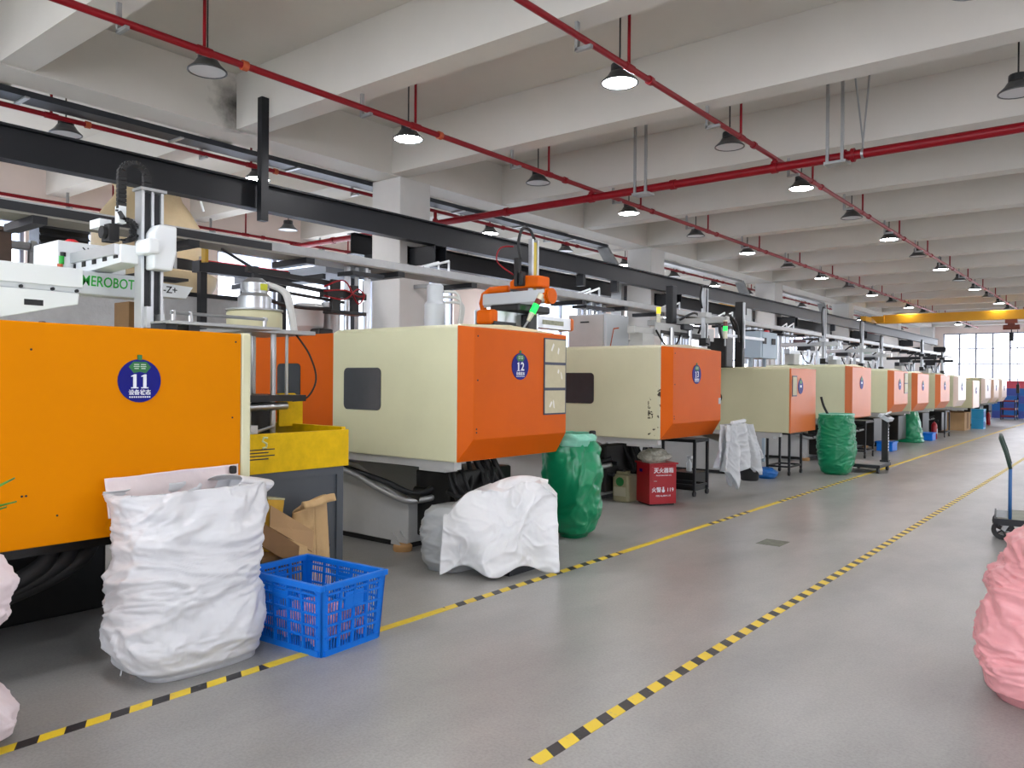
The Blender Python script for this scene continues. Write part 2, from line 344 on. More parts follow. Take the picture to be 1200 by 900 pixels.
def wall_y(name, y0, y1, spans, zlo, zhi, label):
    m = MB(); xs = XL
    for a, b_ in spans:
        m.b(xs,a,y0,y1,0,ZS); m.b(a,b_,y0,y1,0,zlo); m.b(a,b_,y0,y1,zhi,ZS); xs = b_
    m.b(xs,XR,y0,y1,0,ZS)
    return tag(m.build(name, WALLM), label, None, kind='structure')
wall_y('wall_far', Y1, Y1+.3, [(-8.6,6.4)], .2, 4.4, 'pale end wall almost filled by a gridded window')
wall_y('wall_near', Y0-.3, Y0, [(-14.5,6.5)], .3, 4.7, 'pale wall at the near end of the hall')
nwin = [0]
FRM = mat('window_frame_grey', '#8d93a2', .5)
def window(axis, pos, a0, a1, z0, z1, na, nz, label):
    nwin[0] += 1; c = (pos,(a0+a1)/2,z0) if axis == 0 else ((a0+a1)/2,pos,z0)
    r = thing('window_%d' % nwin[0], c, label, None); r['kind'] = 'structure'
    def bx(u0,u1,v0,v1,d): return B(pos-d,pos+d,u0,u1,v0,v1) if axis == 0 else B(u0,u1,pos-d,pos+d,v0,v1)
    fr = MB()
    for q in (bx(a0,a0+.06,z0,z1,.05), bx(a1-.06,a1,z0,z1,.05), bx(a0,a1,z0,z0+.06,.05), bx(a0,a1,z1-.06,z1,.05)): fr.add(q.v, q.f)
    fr.build('frame', FRM, r)
    pw = (a1-a0)/na; ph = (z1-z0)/nz
    for i in range(1, na): bx(a0+i*pw-.045, a0+i*pw+.045, z0+.06, z1-.06, .04).build('mullion', FRM, r)
    for j in range(1, nz): bx(a0+.06, a1-.06, z0+j*ph-.03, z0+j*ph+.03, .035).build('transom', FRM, r)
    for i in range(na):
        for j in range(nz): bx(a0+i*pw+.03, a0+(i+1)*pw-.03, z0+j*ph+.02, z0+(j+1)*ph-.02, .004).build('pane', GLASS, r)
window(1, Y1+.1, -8.6, 6.4, .2, 4.4, 19, 5, 'huge bright gridded window filling the far end wall')
for i, (a,b_) in enumerate(LS): window(0, XL-.12, a, b_, 1.0, 4.3, max(2, round((b_-a)/1.35)), 2, 'tall window with thin mullions in the wall behind the machines')
for i, (a,b_) in enumerate(RS): window(0, XR+.12, a, b_, .7, 4.6, max(2, round((b_-a)/1.35)), 2, 'tall unseen window across the aisle, sized for its daylight')
window(1, Y0-.12, -14.5, 6.5, .3, 4.7, 14, 3, 'wide unseen window added for daylight in the near end wall')  # unseen window, added to bring in daylight from behind the camera
# low partition with dark capping behind the yellow machine
pt = B(-11.0,-10.8, 0.5, 6.9, 0, 2.78).build('wall_partition', WHITEW); tag(pt, 'rough whitewashed partition behind the yellow machine', None, kind='structure')
B(-11.04,-10.76, .5, 6.9, 2.78, 2.84).build('capping', DARK, pt)

# ------------------------------------------------------------------ floor tape
def tape(x, segs, label):
    r = thing('floor_tape', (x,segs[0][0],0), label, 'floor tape')
    for a, b_, st in segs: B(x-.035, x+.035, a, b_, .0, .002).build('tape_strip', STRIPE if st else TAPEY, r)
tape(-3.78, [(-1,2.55,1),(2.55,4.0,0),(4.0,6.35,1),(6.35,8.3,0),(8.3,9.5,1),(9.5,10.4,0),(10.4,14.2,1),(14.2,46,0)], 'yellow and black floor tape running past the machine fronts')
tape(-1.97, [(2.63,26,1),(26,46,0)], 'black and yellow striped floor tape along the open aisle')
o = B(-2.98,-2.74, 7.62, 7.92, 0, .0015).build('floor_sticker', mat('worn_sticker', '#5b6150', .5, var=.5, scale=14)); tag(o, 'small worn printed sticker on the floor of the aisle', 'sticker')

# ================================================================== CEILING SERVICES
LAMPY = [6.75+PITCHB*k for k in range(-3, 16)]
def make_lamp(lit):
    r = thing('pendant_lamp', (0,0,ZS), 'lit white high-bay lamp on a thin rod below the ceiling' if lit else 'unlit grey high-bay lamp on a thin rod below the ceiling', 'lamp', 'lit ceiling lamps' if lit else 'unlit ceiling lamps')
    z = 4.56-ZS
    MB().cyl((0,0,-.03),(0,0,z+.18),.009,6).build('rod', LAMPD, r, world=False)
    MB().cyl((0,0,0),(0,0,-.03),.045,10).build('ceiling_rose', LAMPD, r, world=False)
    MB().lathe([(.03,z+.192),(.085,z+.188),(.09,z+.18),(.09,z+.12)], n=18).build('housing', LAMPD, r, world=False, auto=True)
    MB().lathe([(.075,z+.12),(.1,z+.11),(.125,z+.07),(.17,z+.026),(.185,z+.012),(.185,z),(.172,z),(.165,z+.012)], n=24, cap=False).build('shade', LAMPS, r, world=False, smooth=True)
    MB().lathe([(.168,z+.012),(.168,z+.006)], n=20).build('diffuser', LAMPON if lit else LAMPOFF, r, world=False)
    return r
PROT = {1: make_lamp(True), 0: make_lamp(False)}; used = {0:False,1:False}
for xi, x in enumerate((-13.3,-10.3,-7.08,-4.07,-1.0,2.05,5.1)):
    for k, y in enumerate(LAMPY):
        lit = 1 if (k-3) % 2 == 0 else 0
        if x > 0 and not lit: continue
        if y > Y1-1: continue
        if x < -5 and y < 0 and not lit: continue
        if not used[lit]: o = PROT[lit]; used[lit] = True
        else: o = copy_tree(PROT[lit])
        o.location = (x, y, ZS)
        where = ('near the pale window wall','behind the concrete girder','above the machine bodies','above the machine fronts','over the open aisle','beyond the open aisle','by the windows across the aisle')[xi]
        span = 'before the red fire main' if y < 10.3 else 'between fire main and yellow crane' if y < 33.6 else 'past the yellow crane'
        o['label'] = ('lit' if lit else 'unlit')+' high-bay lamp '+where+', '+span
        o['group'] = ('lit' if lit else 'unlit')+' ceiling lamps '+where+' '+span

def sprinkler(x, z, r_, y0, y1, label, drops=True, dx=.0):
    t = thing('sprinkler_pipe', (x,y0,z), label, 'pipe')
    MB().cyl((x,y0,z),(x,y1,z),r_,12).build('pipe', RED, t, auto=True)
    if drops:
        for y in LAMPY:
            if y0+.4 < y < y1-1:
                MB().cyl((x,y-.25,z),(x,y-.25,ZS-.1),.016,8).cyl((x,y-.25,ZS-.1),(x,y-.25,ZS-.05),.01,6,.022).build('riser', RED, t, auto=True)
                MB().cyl((x,y-.32,z),(x,y-.18,z),r_+.008,12).build('tee', RED, t, auto=True)
    for y in BEAMY:
        if y0 < y < y1:
            MB().b(x-.12,x-.09,y-.02,y+.02,z-.06,ZB).b(x-.12,x+.05,y-.02,y+.02,z-.065,z-.035).build('bracket', GALV, t)
            MB().cyl((x,y+1.1,z),(x,y+1.16,z),r_+.014,12).build('coupling', ORC if x < -6 and y < 6 else RED, t, auto=True)
    return t
sprinkler(-3.82, 4.58, .030, .5, 47.5, 'thin red sprinkler pipe under the beams above the machine fronts')
sprinkler(-6.70, 4.58, .034, .5, 47.5, 'red sprinkler pipe under the beams above the machine bodies')
sprinkler(-10.08, 4.68, .030, .5, 47.5, 'red sprinkler pipe behind the girder beside the dark cable tray')
sprinkler(-14.4, 4.55, .030, .5, 47.5, 'red sprinkler pipe along the pale window wall')
MY, MZ = 10.3, 4.45
mp_ = thing('fire_main', (-14.5,MY,MZ), 'thick red fire main crossing under the beams on steel hangers', 'pipe')
MB().cyl((-14.5,MY,MZ),(7,MY,MZ),.058,16).build('pipe', RED, mp_, auto=True)
for x in (-13.0,-11,-8.4,-6.70,-5.3,-3.82,-.6,1.5,4):
    MB().cyl((x-.04,MY,MZ),(x+.04,MY,MZ),.072,14).build('coupling', RED, mp_, auto=True)
for x in (-2.93,-2.83): MB().cyl((x-.02,MY,MZ),(x+.02,MY,MZ),.085,14).build('flange', RED, mp_, auto=True)
for x, zt_ in ((-3.82,4.57),(-6.70,4.57),(-10.08,4.67),(-14.4,4.54)): MB().cyl((x,MY,MZ+.04),(x,MY,zt_),.032,10).cyl((x,MY,MZ+.06),(x,MY,MZ+.085),.05,10).build('branch', RED, mp_, auto=True)
for x in (-5.83,-3.06,-11.6,2.5):
    for d in (-.06,.12):
        MB().b(x-.018+d,x+.018+d,MY-.09,MY-.06,MZ-.08,ZS).b(x-.06+d,x+.06+d,MY-.12,MY-.03,ZS-.02,ZS).build('hanger', GALV, mp_)
    B(x-.1,x+.17,MY-.1,MY+.1,MZ-.088,MZ-.056).build('cradle', GALV, mp_)
MB().tube([(-2.81,MY-.05,ZS),(-2.72,MY,MZ+.19)],.012,6).tube([(-2.64,MY,ZS),(-2.71,MY,MZ+.19)],.012,6).cyl((-2.73,MY,MZ),(-2.70,MY,MZ),.066,14).tube([(-2.715,MY,MZ+.22),(-2.715,MY,MZ+.05)],.014,6).build('chain_hanger', GALV, mp_)

# crane runways (I-beams)
def ibeam(name, x, z0, z1, y0, y1, fl, m, label):
    t = thing(name, (x,y0,z0), label, 'beam')
    B(x-.008,x+.008,y0,y1,z0+.012,z1-.012).build('web', m, t)
    B(x-fl,x+fl,y0,y1,z0,z0+.012).build('lower_flange', m, t)
    B(x-fl,x+fl,y0,y1,z1-.012,z1).build('upper_flange', m, t)
    return t
rw = ibeam('crane_runway', -8.52, 3.67, 4.0, -5, 47, .085, BLACK, 'long black steel crane runway passing in front of the columns')
B(-8.535,-8.505,-5,47,4.0,4.03).build('rail', DARK, rw)
for y in COLY:
    if y > 4:
        MB().b(-9.0,-8.44,y-.13,y-.115,3.38,3.669).b(-9.0,-8.44,y+.115,y+.13,3.38,3.669).b(-9.0,-8.44,y-.13,y+.13,3.655,3.669).b(-9.02,-9.0,y-.17,y+.17,3.3,3.7).build('bracket', BLACK, rw)
for y in (2.4, 5.45):
    if y > 5: B(-8.43,-8.34,5.52,5.62,3.52,5.02).build('hanging_post', BLACK, rw)
for y in (12.75,14.0,20.75,28.75): B(-8.6,-8.44,y-.04,y+.04,3.45,3.669).build('stiffener', BLACK, rw)
rw2 = ibeam('crane_runway', -10.15, 3.66, 4.0, 8.4, 47, .09, BLACK, 'second black steel runway behind the columns')
for y in COLY:
    if y > 8: MB().b(-10.06,-9.65,y-.13,y+.13,3.5,3.659).build('bracket', BLACK, rw2)
# high dark cable tray, sloping drops at columns
def tray(name, x0,x1,z0,z1,y0,y1,m,label, th=.012, group=None):
    t = thing(name,((x0+x1)/2,y0,z0),label,'cable tray',group)
    B(x0,x1,y0,y1,z0,z0+th).build('tray_bottom', m, t)
    B(x1-th,x1,y0,y1,z0+th,z1).build('side_rail', m, t); B(x0,x0+th,y0,y1,z0+th,z1).build('side_rail', m, t)
    return t
ct = tray('cable_tray', -9.96,-9.67,4.70,4.77,-3,15.6,mat('dark_tray','#34373b',.5,.4,var=.1),'high dark perforated cable tray behind the girder')
for k in range(10): B(-9.98,-9.655,-2+k*1.8,-1.95+k*1.8,4.68,4.70).build('support', GALV, ct)
for y0_ in (16.2, 24.2, 32.2):
    t2 = tray('cable_tray', -9.96,-9.67,4.70,4.77,y0_+.9,y0_+7.2,GALV,'high galvanised tray between the columns at the same level as the sprinkler pipe', group='galvanised trays between columns') if y0_ < 40 else None
    d = thing('cable_duct', (-9.85,y0_,3.9), 'sloping galvanised cable duct dropping past a concrete column', 'duct', 'sloping ducts beside the columns')
    MB().hexa([(-9.95,y0_-.65,4.69),(-9.67,y0_-.65,4.69),(-9.67,y0_-.65,4.77),(-9.95,y0_-.65,4.77)],[(-9.95,y0_+.0,4.16),(-9.67,y0_+.0,4.16),(-9.67,y0_+.08,4.24),(-9.95,y0_+.08,4.24)]).build('slope', GALV, d)
    MB().b(-9.95,-9.67,y0_+.0,y0_+.12,2.2,4.2).build('drop', GALV, d)
    for zc in (2.6,3.9): B(-9.75,-9.6,y0_+.12,y0_+.222,zc,zc+.06).build('clip', GALV, d)
# low cable trough in front of columns
lt = thing('cable_trough', (-7.85,-3,3.0), 'low grey cable trough carrying pipes above the machine bodies', 'cable tray')
B(-8.05,-7.65,-3,46,3.02,3.04).build('trough_bottom', mat('trough_underside','#8f8d84',.6,.2,var=.08,scale=3), lt)
B(-7.66,-7.64,-3,5.2,3.04,3.12).build('side_rail', DARK, lt); B(-7.66,-7.64,5.2,46,3.04,3.12).build('side_rail', GALV, lt); B(-8.06,-8.04,-3,46,3.04,3.12).build('side_rail', DARK, lt)
B(-8.06,-7.64,-3,46,3.12,3.135).build('cover', GALV, lt)
SUP = ((6.45,4),(9.6,6),(11.7,8),(15.1,7),(17.55,9),(19.5,8),(21.5,9),(24,9),(26.6,8),(29,8),(31.5,8))
for k in range(30):
    yb_ = 1.3+k*1.45
    for (ys_,n_) in SUP:
        lo_, hi_ = ys_-.1-.12, ys_+n_*.11+.02
        if lo_ < yb_ < hi_: yb_ = lo_ if yb_-lo_ < hi_-yb_ else hi_
    B(-8.3,-7.62,yb_,yb_+.12,2.95,3.02).build('cross_bar', BLACK, lt)
for y in COLY[1:]: B(-9.0,-8.06,y-.03,y+.03,3.04,3.1).build('wall_arm', GALV, lt)
for y in (8.2,12.2,15.4,18.2,22.5): # small white angle brackets on top of the trough
    q = thing('pipe_stand', (-7.9,y,3.135), 'small white tubular bracket standing on the cable trough', 'bracket', 'white brackets on the trough')
    MB().tube([(-7.75,y-.5,3.15),(-7.75,y,3.3),(-7.75,y,3.14)],.02,6).tube([(-7.95,y-.5,3.15),(-7.95,y,3.3),(-7.95,y,3.14)],.02,6).build('tubes', WHITEP, q)
# supply pipes from the trough down to the machines
def supply(x, y, n, label, z0=1.9, mats=(STEEL,GALV,STEEL)):
    t = thing('supply_pipes', (x,y,z0), label, 'pipes', 'vertical supply pipes under the trough')
    for i in range(n):
        rr = .028 if i % 3 else .042
        MB().cyl((x+.05*((i*7)%3),y+i*.11,z0),(x+.05*((i*7)%3),y+i*.11,3.02),rr,10).build('pipe', mats[i % 3], t, auto=True)
    B(x-.1,x+.2,y-.08,y+n*.11,2.9,2.95).build('clamp_bar', DARK, t)
sl = 'bundle of bright vertical supply pipes dropping from the trough behind the machines'
for (y,n,lab) in ((6.45,4,'four bright vertical pipes beside the first column'),(9.6,6,'six bright vertical pipes behind the machine numbered 13'),(11.7,8,'eight bright vertical pipes beyond the machine numbered 13'),(15.1,7,'bundle of bright vertical pipes behind the steel blue cabinet'),(17.55,9,'bundle of bright vertical pipes behind the wide cream machine'),(19.5,8,'bundle of bright vertical pipes behind the white control cabinet'),(21.5,9,'bundle of bright vertical pipes behind the wooden cabinet'),(24,9,sl),(26.6,8,sl),(29,8,sl),(31.5,8,sl)): supply(-7.85, y, n, lab)

# overhead travelling crane
cr = thing('overhead_crane', (-8.5,33.6,4.03), 'yellow single girder overhead crane spanning the hall', 'crane')
B(-8.0,6.6,33.45,33.75,3.98,4.32).build('girder', CRANEY, cr, bevel=.01)
MB().prism([(-8.45,4.28),(-7.95,4.28),(-7.95,4.0),(-8.2,4.0)],1,33.4,33.8).build('girder_end', CRANEY, cr)
MB().b(-8.62,-8.42,32.6,34.6,4.06,4.24).build('end_carriage', CRANEY, cr)
for y in (32.8,34.4): MB().cyl((-8.57,y,4.13),(-8.47,y,4.13),.1,14).build('wheel', DARK, cr, auto=True)
h = MB().b(-3.88,-3.5,33.45,33.75,3.84,3.98).build('trolley', mat('hoist_red_brown','#7d3a26',.5), cr)
MB().cyl((-3.95,33.6,3.7),(-3.43,33.6,3.7),.09,14).b(-3.8,-3.58,33.5,33.7,3.66,3.84).build('hoist_motor', MATS['hoist_red_brown'], cr, auto=True)
MB().b(-3.76,-3.62,33.53,33.67,3.2,3.5).cyl((-3.69,33.6,3.5),(-3.69,33.6,3.62),.02,8).build('hook_block', DARK, cr, bevel=.02)
MB().tube([(-3.5,33.6,3.6),(-3.5,33.58,2.4),(-3.47,33.56,1.6)],.012,6).build('pendant_cable', DARK, cr)
B(-3.52,-3.42,33.5,33.62,1.3,1.62).build('pendant_control', BLK, cr, bevel=.02)
yb = thing('overhead_crane', (-14,25.5,4.0), 'short yellow crane girder in the bay behind the columns', 'crane')
B(-14.5,-10.2,25.35,25.65,4.02,4.3).build('girder', CRANEY, yb); B(-10.28,-10.02,24.8,26.2,4.0,4.12).build('end_carriage', CRANEY, yb)
for ye, lab in ((41.5,'red painted duct crossing under the far beams'),):
    q = thing('red_duct', (-12,ye,4.2), lab, 'duct'); B(-14.9,-10.35,ye,ye+.25,4.0,4.22).build('duct', RED, q); B(-14.9,-10.35,ye+.1,ye+.5,3.6,3.9).build('lower_duct', mat('dark_maroon','#4a2a2e',.5), q)
    for xh in (-14,-11): MB().cyl((xh,ye+.12,4.22),(xh,ye+.12,ZS),.012,6).build('hanger_rod', GALV, q)
    B(-12.5,-12.45,ye+.1,ye+.25,3.9,4.0).build('link', GALV, q)

# ================================================================== MOLDING MACHINES
def badge(parent, x, yc, zc, r, num, full=True):
    """round blue status badge facing the aisle (+X), with a green hanger tab and ribbon"""
    bd = MB().cyl((x,yc,zc),(x+.006,yc,zc),r,32).build('number_badge', BADGE, parent, auto=True)
    B(x,x+.007,yc-.012*r/.12,yc+.012*r/.12,zc+r*.96,zc+r*1.2).build('hanger_tab', BADGEG, bd)
    MB().prism([(yc-.52*r,zc+.64*r),(yc-.3*r,zc+.88*r),(yc+.3*r,zc+.88*r),(yc+.52*r,zc+.64*r),(yc+.28*r,zc+.36*r),(yc,zc+.42*r),(yc-.28*r,zc+.36*r)],0,x+.006,x+.0075).build('ribbon', BADGEG, bd)
    if not num: 
        B(x+.006,x+.0075,yc-.32*r,yc+.32*r,zc-.12*r,zc+.2*r).build('printed_line', PRINT, bd)
        return bd
    s = r/.12
    xs = [yc-.028*s, yc+.028*s]
    for ch, yy in zip(num, xs):
        if ch == '1':
            m = MB().prism([(yy-.009*s,zc-.036*s),(yy+.009*s,zc-.036*s),(yy+.009*s,zc+.036*s),(yy-.002*s,zc+.036*s),(yy-.02*s,zc+.027*s),(yy-.02*s,zc+.022*s),(yy-.009*s,zc+.024*s)],0,x+.006,x+.0078)
            m.b(x+.006,x+.0078,yy-.02*s,yy+.02*s,zc-.042*s,zc-.036*s).build('numeral', PRINT, bd)
        else: text(ch, .105*s, PRINT, bd, (x+.0072,yy,zc-.004*s), FACEX, 'numeral', bold=.002)
    if full:
        text('设备状态', .031*s, PRINT, bd, (x+.0072,yc,zc-.066*s), FACEX, 'printed_line', bold=.0006)
        for k in range(10): B(x+.006,x+.0075,yc+(-.058+.0122*k)*s,yc+(-.0505+.0122*k)*s,zc-.094*s,zc-.086*s).build('small_print', PRINT, bd)
        for k in (-1,1):
            for (w_,h0,h1) in ((.014,.088,.093),(.016,.077,.082),(.012,.066,.071)): B(x+.0075,x+.0085,yc+(k*.019-w_)*s,yc+(k*.019+w_)*s,zc+h0*s,zc+h1*s).build('ribbon_print', mat('pale_green_print','#b9cdb9',.5), bd)
    else:
        B(x+.006,x+.0075,yc-.36*r,yc+.36*r,zc-.58*r,zc-.42*r).build('printed_line', PRINT, bd)
    return bd
def hose(parent, pts, r, m=BLK, name='hose'):
    # smooth catmull-rom through points
    P = [Vector(p) for p in pts]; out = []
    for i in range(len(P)-1):
        p0, p1, p2, p3 = P[max(i-1,0)], P[i], P[i+1], P[min(i+2,len(P)-1)]
        for k in range(6):
            t = k/6; out.append(.5*((2*p1)+(p2-p0)*t+(2*p0-5*p1+4*p2-p3)*t*t+(-p0+3*p1-3*p2+p3)*t**3))
    out.append(P[-1]); return MB().tube(out, r, 8).build(name, m, parent, smooth=True)
def machine(label, xf, y0, y1, zb, zt, num=None, guard=CREAM, cover=ORANGE, side=ORANGE, length=3.9, chamfer=True, docs=0, window=True, detail=2, glen=1.67, flat_cover=False, badge_y=.48, badge_z=None, bedx=.92):
    t = thing('molding_machine', (xf-1.5,(y0+y1)/2,0), label, 'machine', 'injection molding machines in a row')
    cdp = .13 if not flat_cover else .03
    gx1 = xf-cdp; gx0 = gx1-glen; xb = xf-length
    rise = .035 if not flat_cover else 0
    # end guard: slightly crowned top
    MB().prism([(y0,zb),(y1,zb),(y1,zt-.03),(y1-.06,zt),((y0+y1)/2,zt+rise),(y0+.06,zt+.005),(y0,zt-.025)],0,gx0,gx1).build('end_guard', guard, t, bevel=.012)
    # end cover: frustum with chamfered near side and bottom
    if flat_cover: B(gx1+.001,xf,y0+.0,y1,zb,zt-.02).build('end_cover', cover, t, bevel=.008)
    else:
        cn, cb = (.075,.2) if chamfer else (.05,.04)
        MB().hexa([(gx1+.001,y0,zb),(gx1+.001,y1,zb),(gx1+.001,y1,zt-.01),(gx1+.001,y0,zt-.01)],[(xf,y0+cn,zb+cb),(xf,y1-.02,zb+cb),(xf,y1-.02,zt-.03),(xf,y0+cn,zt-.03)]).build('end_cover', cover, t, bevel=.006)
    if window: MB().rrect(1, xf-1.62,xf-1.09,zb+.42,zb+.82, y0-.006,y0+.01, .05).build('inspection_window', TINT, t, auto=True)
    # sliding safety door and rear bodies
    B(gx0-1.45,gx0-.004,y0+.06,y1-.06,zb+.02,zt-.02).build('safety_door', side, t, bevel=.012)
    MB().rrect(1, gx0-1.0,gx0-.6,zb+.5,zb+.87, y0+.052,y0+.07, .05).build('door_window', TINT, t, auto=True)
    MB().b(xb,gx0-1.46,y0+.15,y1-.15,zb-.05,zt-.35).build('barrel_cover', guard, t, bevel=.02)
    # machine bed
    bx1 = xf-bedx; by0, by1 = y0+.2, y1-.2
    MB().prism([(xb+.1,.06),(bx1,.06),(bx1,.45),(bx1-.08,.47),(bx1-.75,zb-.12),(xb+.1,zb-.12)],1,by0,by1).build('machine_bed', GREYM, t, bevel=.01)
    MB().prism([(xb+.15,.0),(bx1-.06,.0),(bx1-.06,.06),(xb+.15,.06)],1,by0+.05,by1-.05).build('plinth', BLK, t)
    B(xb+.3,xf-.18,y0+.03,y0+.12,zb-.07,zb).build('guard_rail', GREYM, t)
    B(xf-.62,xf-.3,y0+.04,y0+.2,zb-.1,zb-.001).build('guard_bracket', GREYM, t)
    if detail >= 1:
        B(bx1-.03,bx1+(.42 if bedx < 1 else .12),by0+.12,by1-.05,.12,zb-.14).build('hydraulic_block', OILY, t, bevel=.02)
        for yy in (by0-.05, by1+.0):
            f = MB().lathe([(.085,.0),(.09,.01),(.09,.05),(.08,.06)], (bx1-.02,yy,0), 16).build('foot', TAN, t, auto=True)
            for dy in (-.06,.035): MB().prism([(bx1-.12,.06),(bx1+.0,.06),(bx1-.02,.08),(bx1-.1,.17)],1,yy+dy,yy+dy+.015).build('gusset', GREYM, f)
        # near side hoses resting along the bed shoulder
        for k in range(2):
            d = k*.09
            hose(t, [(bx1-1.6,y0+.1+d,zb-.13),(bx1-1.0,y0+.07+d,zb-.16),(bx1-.62,y0+.08+d,zb-.22),(bx1-.3,y0+.1+d,.56+d*.6),(bx1+.02,y0+.16+d,.47+d*.6),(bx1+.2,y0+.34,.5+d)], .03, GALV if k == 0 else DARK, 'hose')
        MB().cyl((bx1+.0,y0+.2,.49),(bx1+.12,y0+.24,.49),.042,10).cyl((bx1+.0,y0+.29,.55),(bx1+.12,y0+.31,.55),.042,10).build('hose_fitting', OILY, t, auto=True)
    if detail >= 2:
        rnd = random.Random(int(y0*10))
        hx = bx1+(.42 if bedx < 1 else .12)
        for k in range(9):
            lo_y = by0+(.1 if bedx < 1 else .58)   # leave room for the can standing by the bed
            yy = rnd.uniform(lo_y,by1-.3 if bedx < 1 else by1-.1); zz = rnd.uniform(.3,.6); ye = max(lo_y, yy+rnd.uniform(-.2,.35))
            hose(t, [(hx-.02,yy,zz),(hx+rnd.uniform(.06,.14),yy+.03,zz-rnd.uniform(0,.15)),(hx+rnd.uniform(.02,.1),ye,zb-rnd.uniform(.2,.3)),(hx-.1,ye+.1,zb-.05)], rnd.choice((.014,.018,.024)), BLK)
        for k in range(3):
            yy = y1-.5+k*.13; dz = rnd.uniform(0,.14)
            hose(t, [(hx-.05,yy-.25,zb-.05),(hx+.05,yy-.05,.36+dz),(hx-.15,yy+.1,.3+dz),(hx-.4,yy+.14,zb-.2)], .03, BLK)
        for (dy,zz) in ((.3,.5),(.45,.38),(.2,.36)): MB().cyl((hx,by0+dy,zz),(hx+.08,by0+dy,zz),.03,10).build('valve', DARK, t, auto=True)
        for (yy,zz) in ((y0+.12,zt-.1),(y0+.12,zt-.48),(y0+.11,zb+.29),(y0+.11,zb+.26)):
            MB().cyl((xf-.001,yy,zz),(xf+.004,yy,zz),.008,8).build('bolt', DARK, t)
        B(xf-.001,xf+.005,y1-.1,y1-.03,zb+.42,zb+.5).build('latch', GALV, t)
    if num is not None: badge(t, xf+.001, y0+(y1-y0)*badge_y, badge_z or zt-.35, .122, num, detail >= 2)
    for k in range(docs):
        zz = zt-.07-k*.245
        f = B(xf+.001,xf+.008,y1-.4,y1-.035,zz-.245,zz).build('document_frame', NAVY, t)
        B(xf+.008,xf+.0095,y1-.385,y1-.05,zz-.23,zz-.012).build('sheet', PAPER, f)
        rr_ = random.Random(k+3)
        for j in range(2):
            yy, z2 = y1-rr_.uniform(.12,.34), zz-rr_.uniform(.04,.12); d1, d2 = rr_.uniform(-.03,.03), rr_.uniform(.04,.09)
            MB().add([(xf+.0105,yy,z2),(xf+.0105,yy+.018,z2-.015),(xf+.0105,yy+.012+d1,z2-d2),(xf+.0105,yy-.008+d1,z2-d2+.012)],[(0,1,2,3)]).build('sleeve_crease', FILM, f)
    return t

m12 = machine('cream molding machine with orange end cover, badge 12 and three document frames', -4.44, 4.95, 6.42, .89, 2.08, '12', docs=3)
CHIP = chipped('chipped_cream_paint', '#c9c5a6', (1.2,-2,.85), (1.4,0,1.55), thr=.57, scale=9)
m13 = machine('cream molding machine with chipped paint, orange end cover and badge 13', -4.44, 8.60, 10.09, .89, 2.05, '13', guard=CHIP, bedx=1.22)
m14 = machine('cream molding machine with flat pale orange end panel and one framed sheet', -4.44, 12.8, 14.05, .78, 1.86, '', guard=CREAM2, cover=ORANGE2, flat_cover=True, window=False, badge_y=.36, badge_z=1.54, detail=0)
f14 = B(-4.437,-4.43,12.84,13.06,1.38,1.72).build('document_frame', NAVY, m14); B(-4.43,-4.428,12.86,13.04,1.4,1.7).build('sheet', PAPER, f14)
MB().cyl((-5.72,12.79,1.34),(-5.72,12.805,1.34),.1,20).build('porthole', TINT, m14, auto=True)
def M(label, y, zb, zt, wd=1.45, **k): return machine(label, -4.46, y, y+wd, zb, zt, **{**dict(num='', window=False, detail=1), **k})
M('wide cream molding machine with orange end cover behind the tall green sack', 16.3, .88, 1.96, cover=ORANGE2, chamfer=False)
M('cream molding machine with orange end cover and two framed sheets beyond the platform scale', 19.65, .92, 1.93, docs=2, cover=ORANGE2, badge_y=.42)
M('cream molding machine with orange end cover above the far green sack', 22.1, .9, 1.9, cover=ORANGE2)
M('cream molding machine with orange end cover just before the brown carton', 25.05, .9, 1.9, guard=CREAM2, cover=ORANGE2)
M('cream molding machine with pale end cover above the brown carton', 27.85, .9, 1.87, cover=mat('pale_highlight_tint','#e6cfc0',.3))  # pale cover colour stands in for bright reflection on far covers
M('smaller plain cream molding machine with narrow pale front door', 30.7, .8, 1.75, guard=CREAM2, cover=mat('pink_highlight_tint','#e8c3a8',.3), flat_cover=True, wd=1.3, detail=0)  # pinkish front colour stands in for a white highlight
M('cream molding machine with pinkish white cover past the narrow pale door machine', 33.3, .9, 1.83, guard=CREAM2, cover=MATS['pale_highlight_tint'])
M('cream molding machine with pale cover, second before the stacked blue crates', 35.45, .9, 1.83, cover=MATS['pink_highlight_tint'])
M('cream molding machine with pale cover nearest the stacked blue crates', 37.8, .9, 1.83, guard=CREAM2, cover=MATS['pale_highlight_tint'])

# ---- yellow machine 11
t = thing('molding_machine', (-6,1.6,0), 'big yellow orange molding machine with round badge 11', 'machine', 'injection molding machines in a row')
B(-4.56,-4.5,-.6,2.84,.705,1.885).build('yellow_panel', YEL, t, bevel=.006)
B(-4.72,-4.5,2.842,2.915,.705,1.89).build('corner_post', CREAM, t, bevel=.015)
MB().b(-6.2,-4.57,-.6,2.84,.72,1.87).build('guard_body', CREAM, t, bevel=.01)
B(-8.2,-6.25,-.2,2.4,.6,1.6).build('barrel_cover', CREAM, t, bevel=.02)
MB().b(-8.2,-5.6,-.4,2.5,.0,.6).build('machine_bed', OILY, t, bevel=.02)
for yy in (-.2,.5): B(-5.55,-5.35,yy,yy+.4,.0,.7).build('bed_leg', OILY, t)
MB().b(-5.58,-4.7,-.4,2.75,.62,.70).build('bottom_rail', OILY, t)
for k in range(3): hose(t, [(-4.85,2.1-.12*k,.7),(-4.8,2.0-.1*k,.55),(-4.85,1.75-.1*k,.42),(-4.9,1.4-.1*k,.34),(-5.1,.9,.3)], .05, BLK)
badge(t, -4.499, 2.185, 1.58, .124, '11')
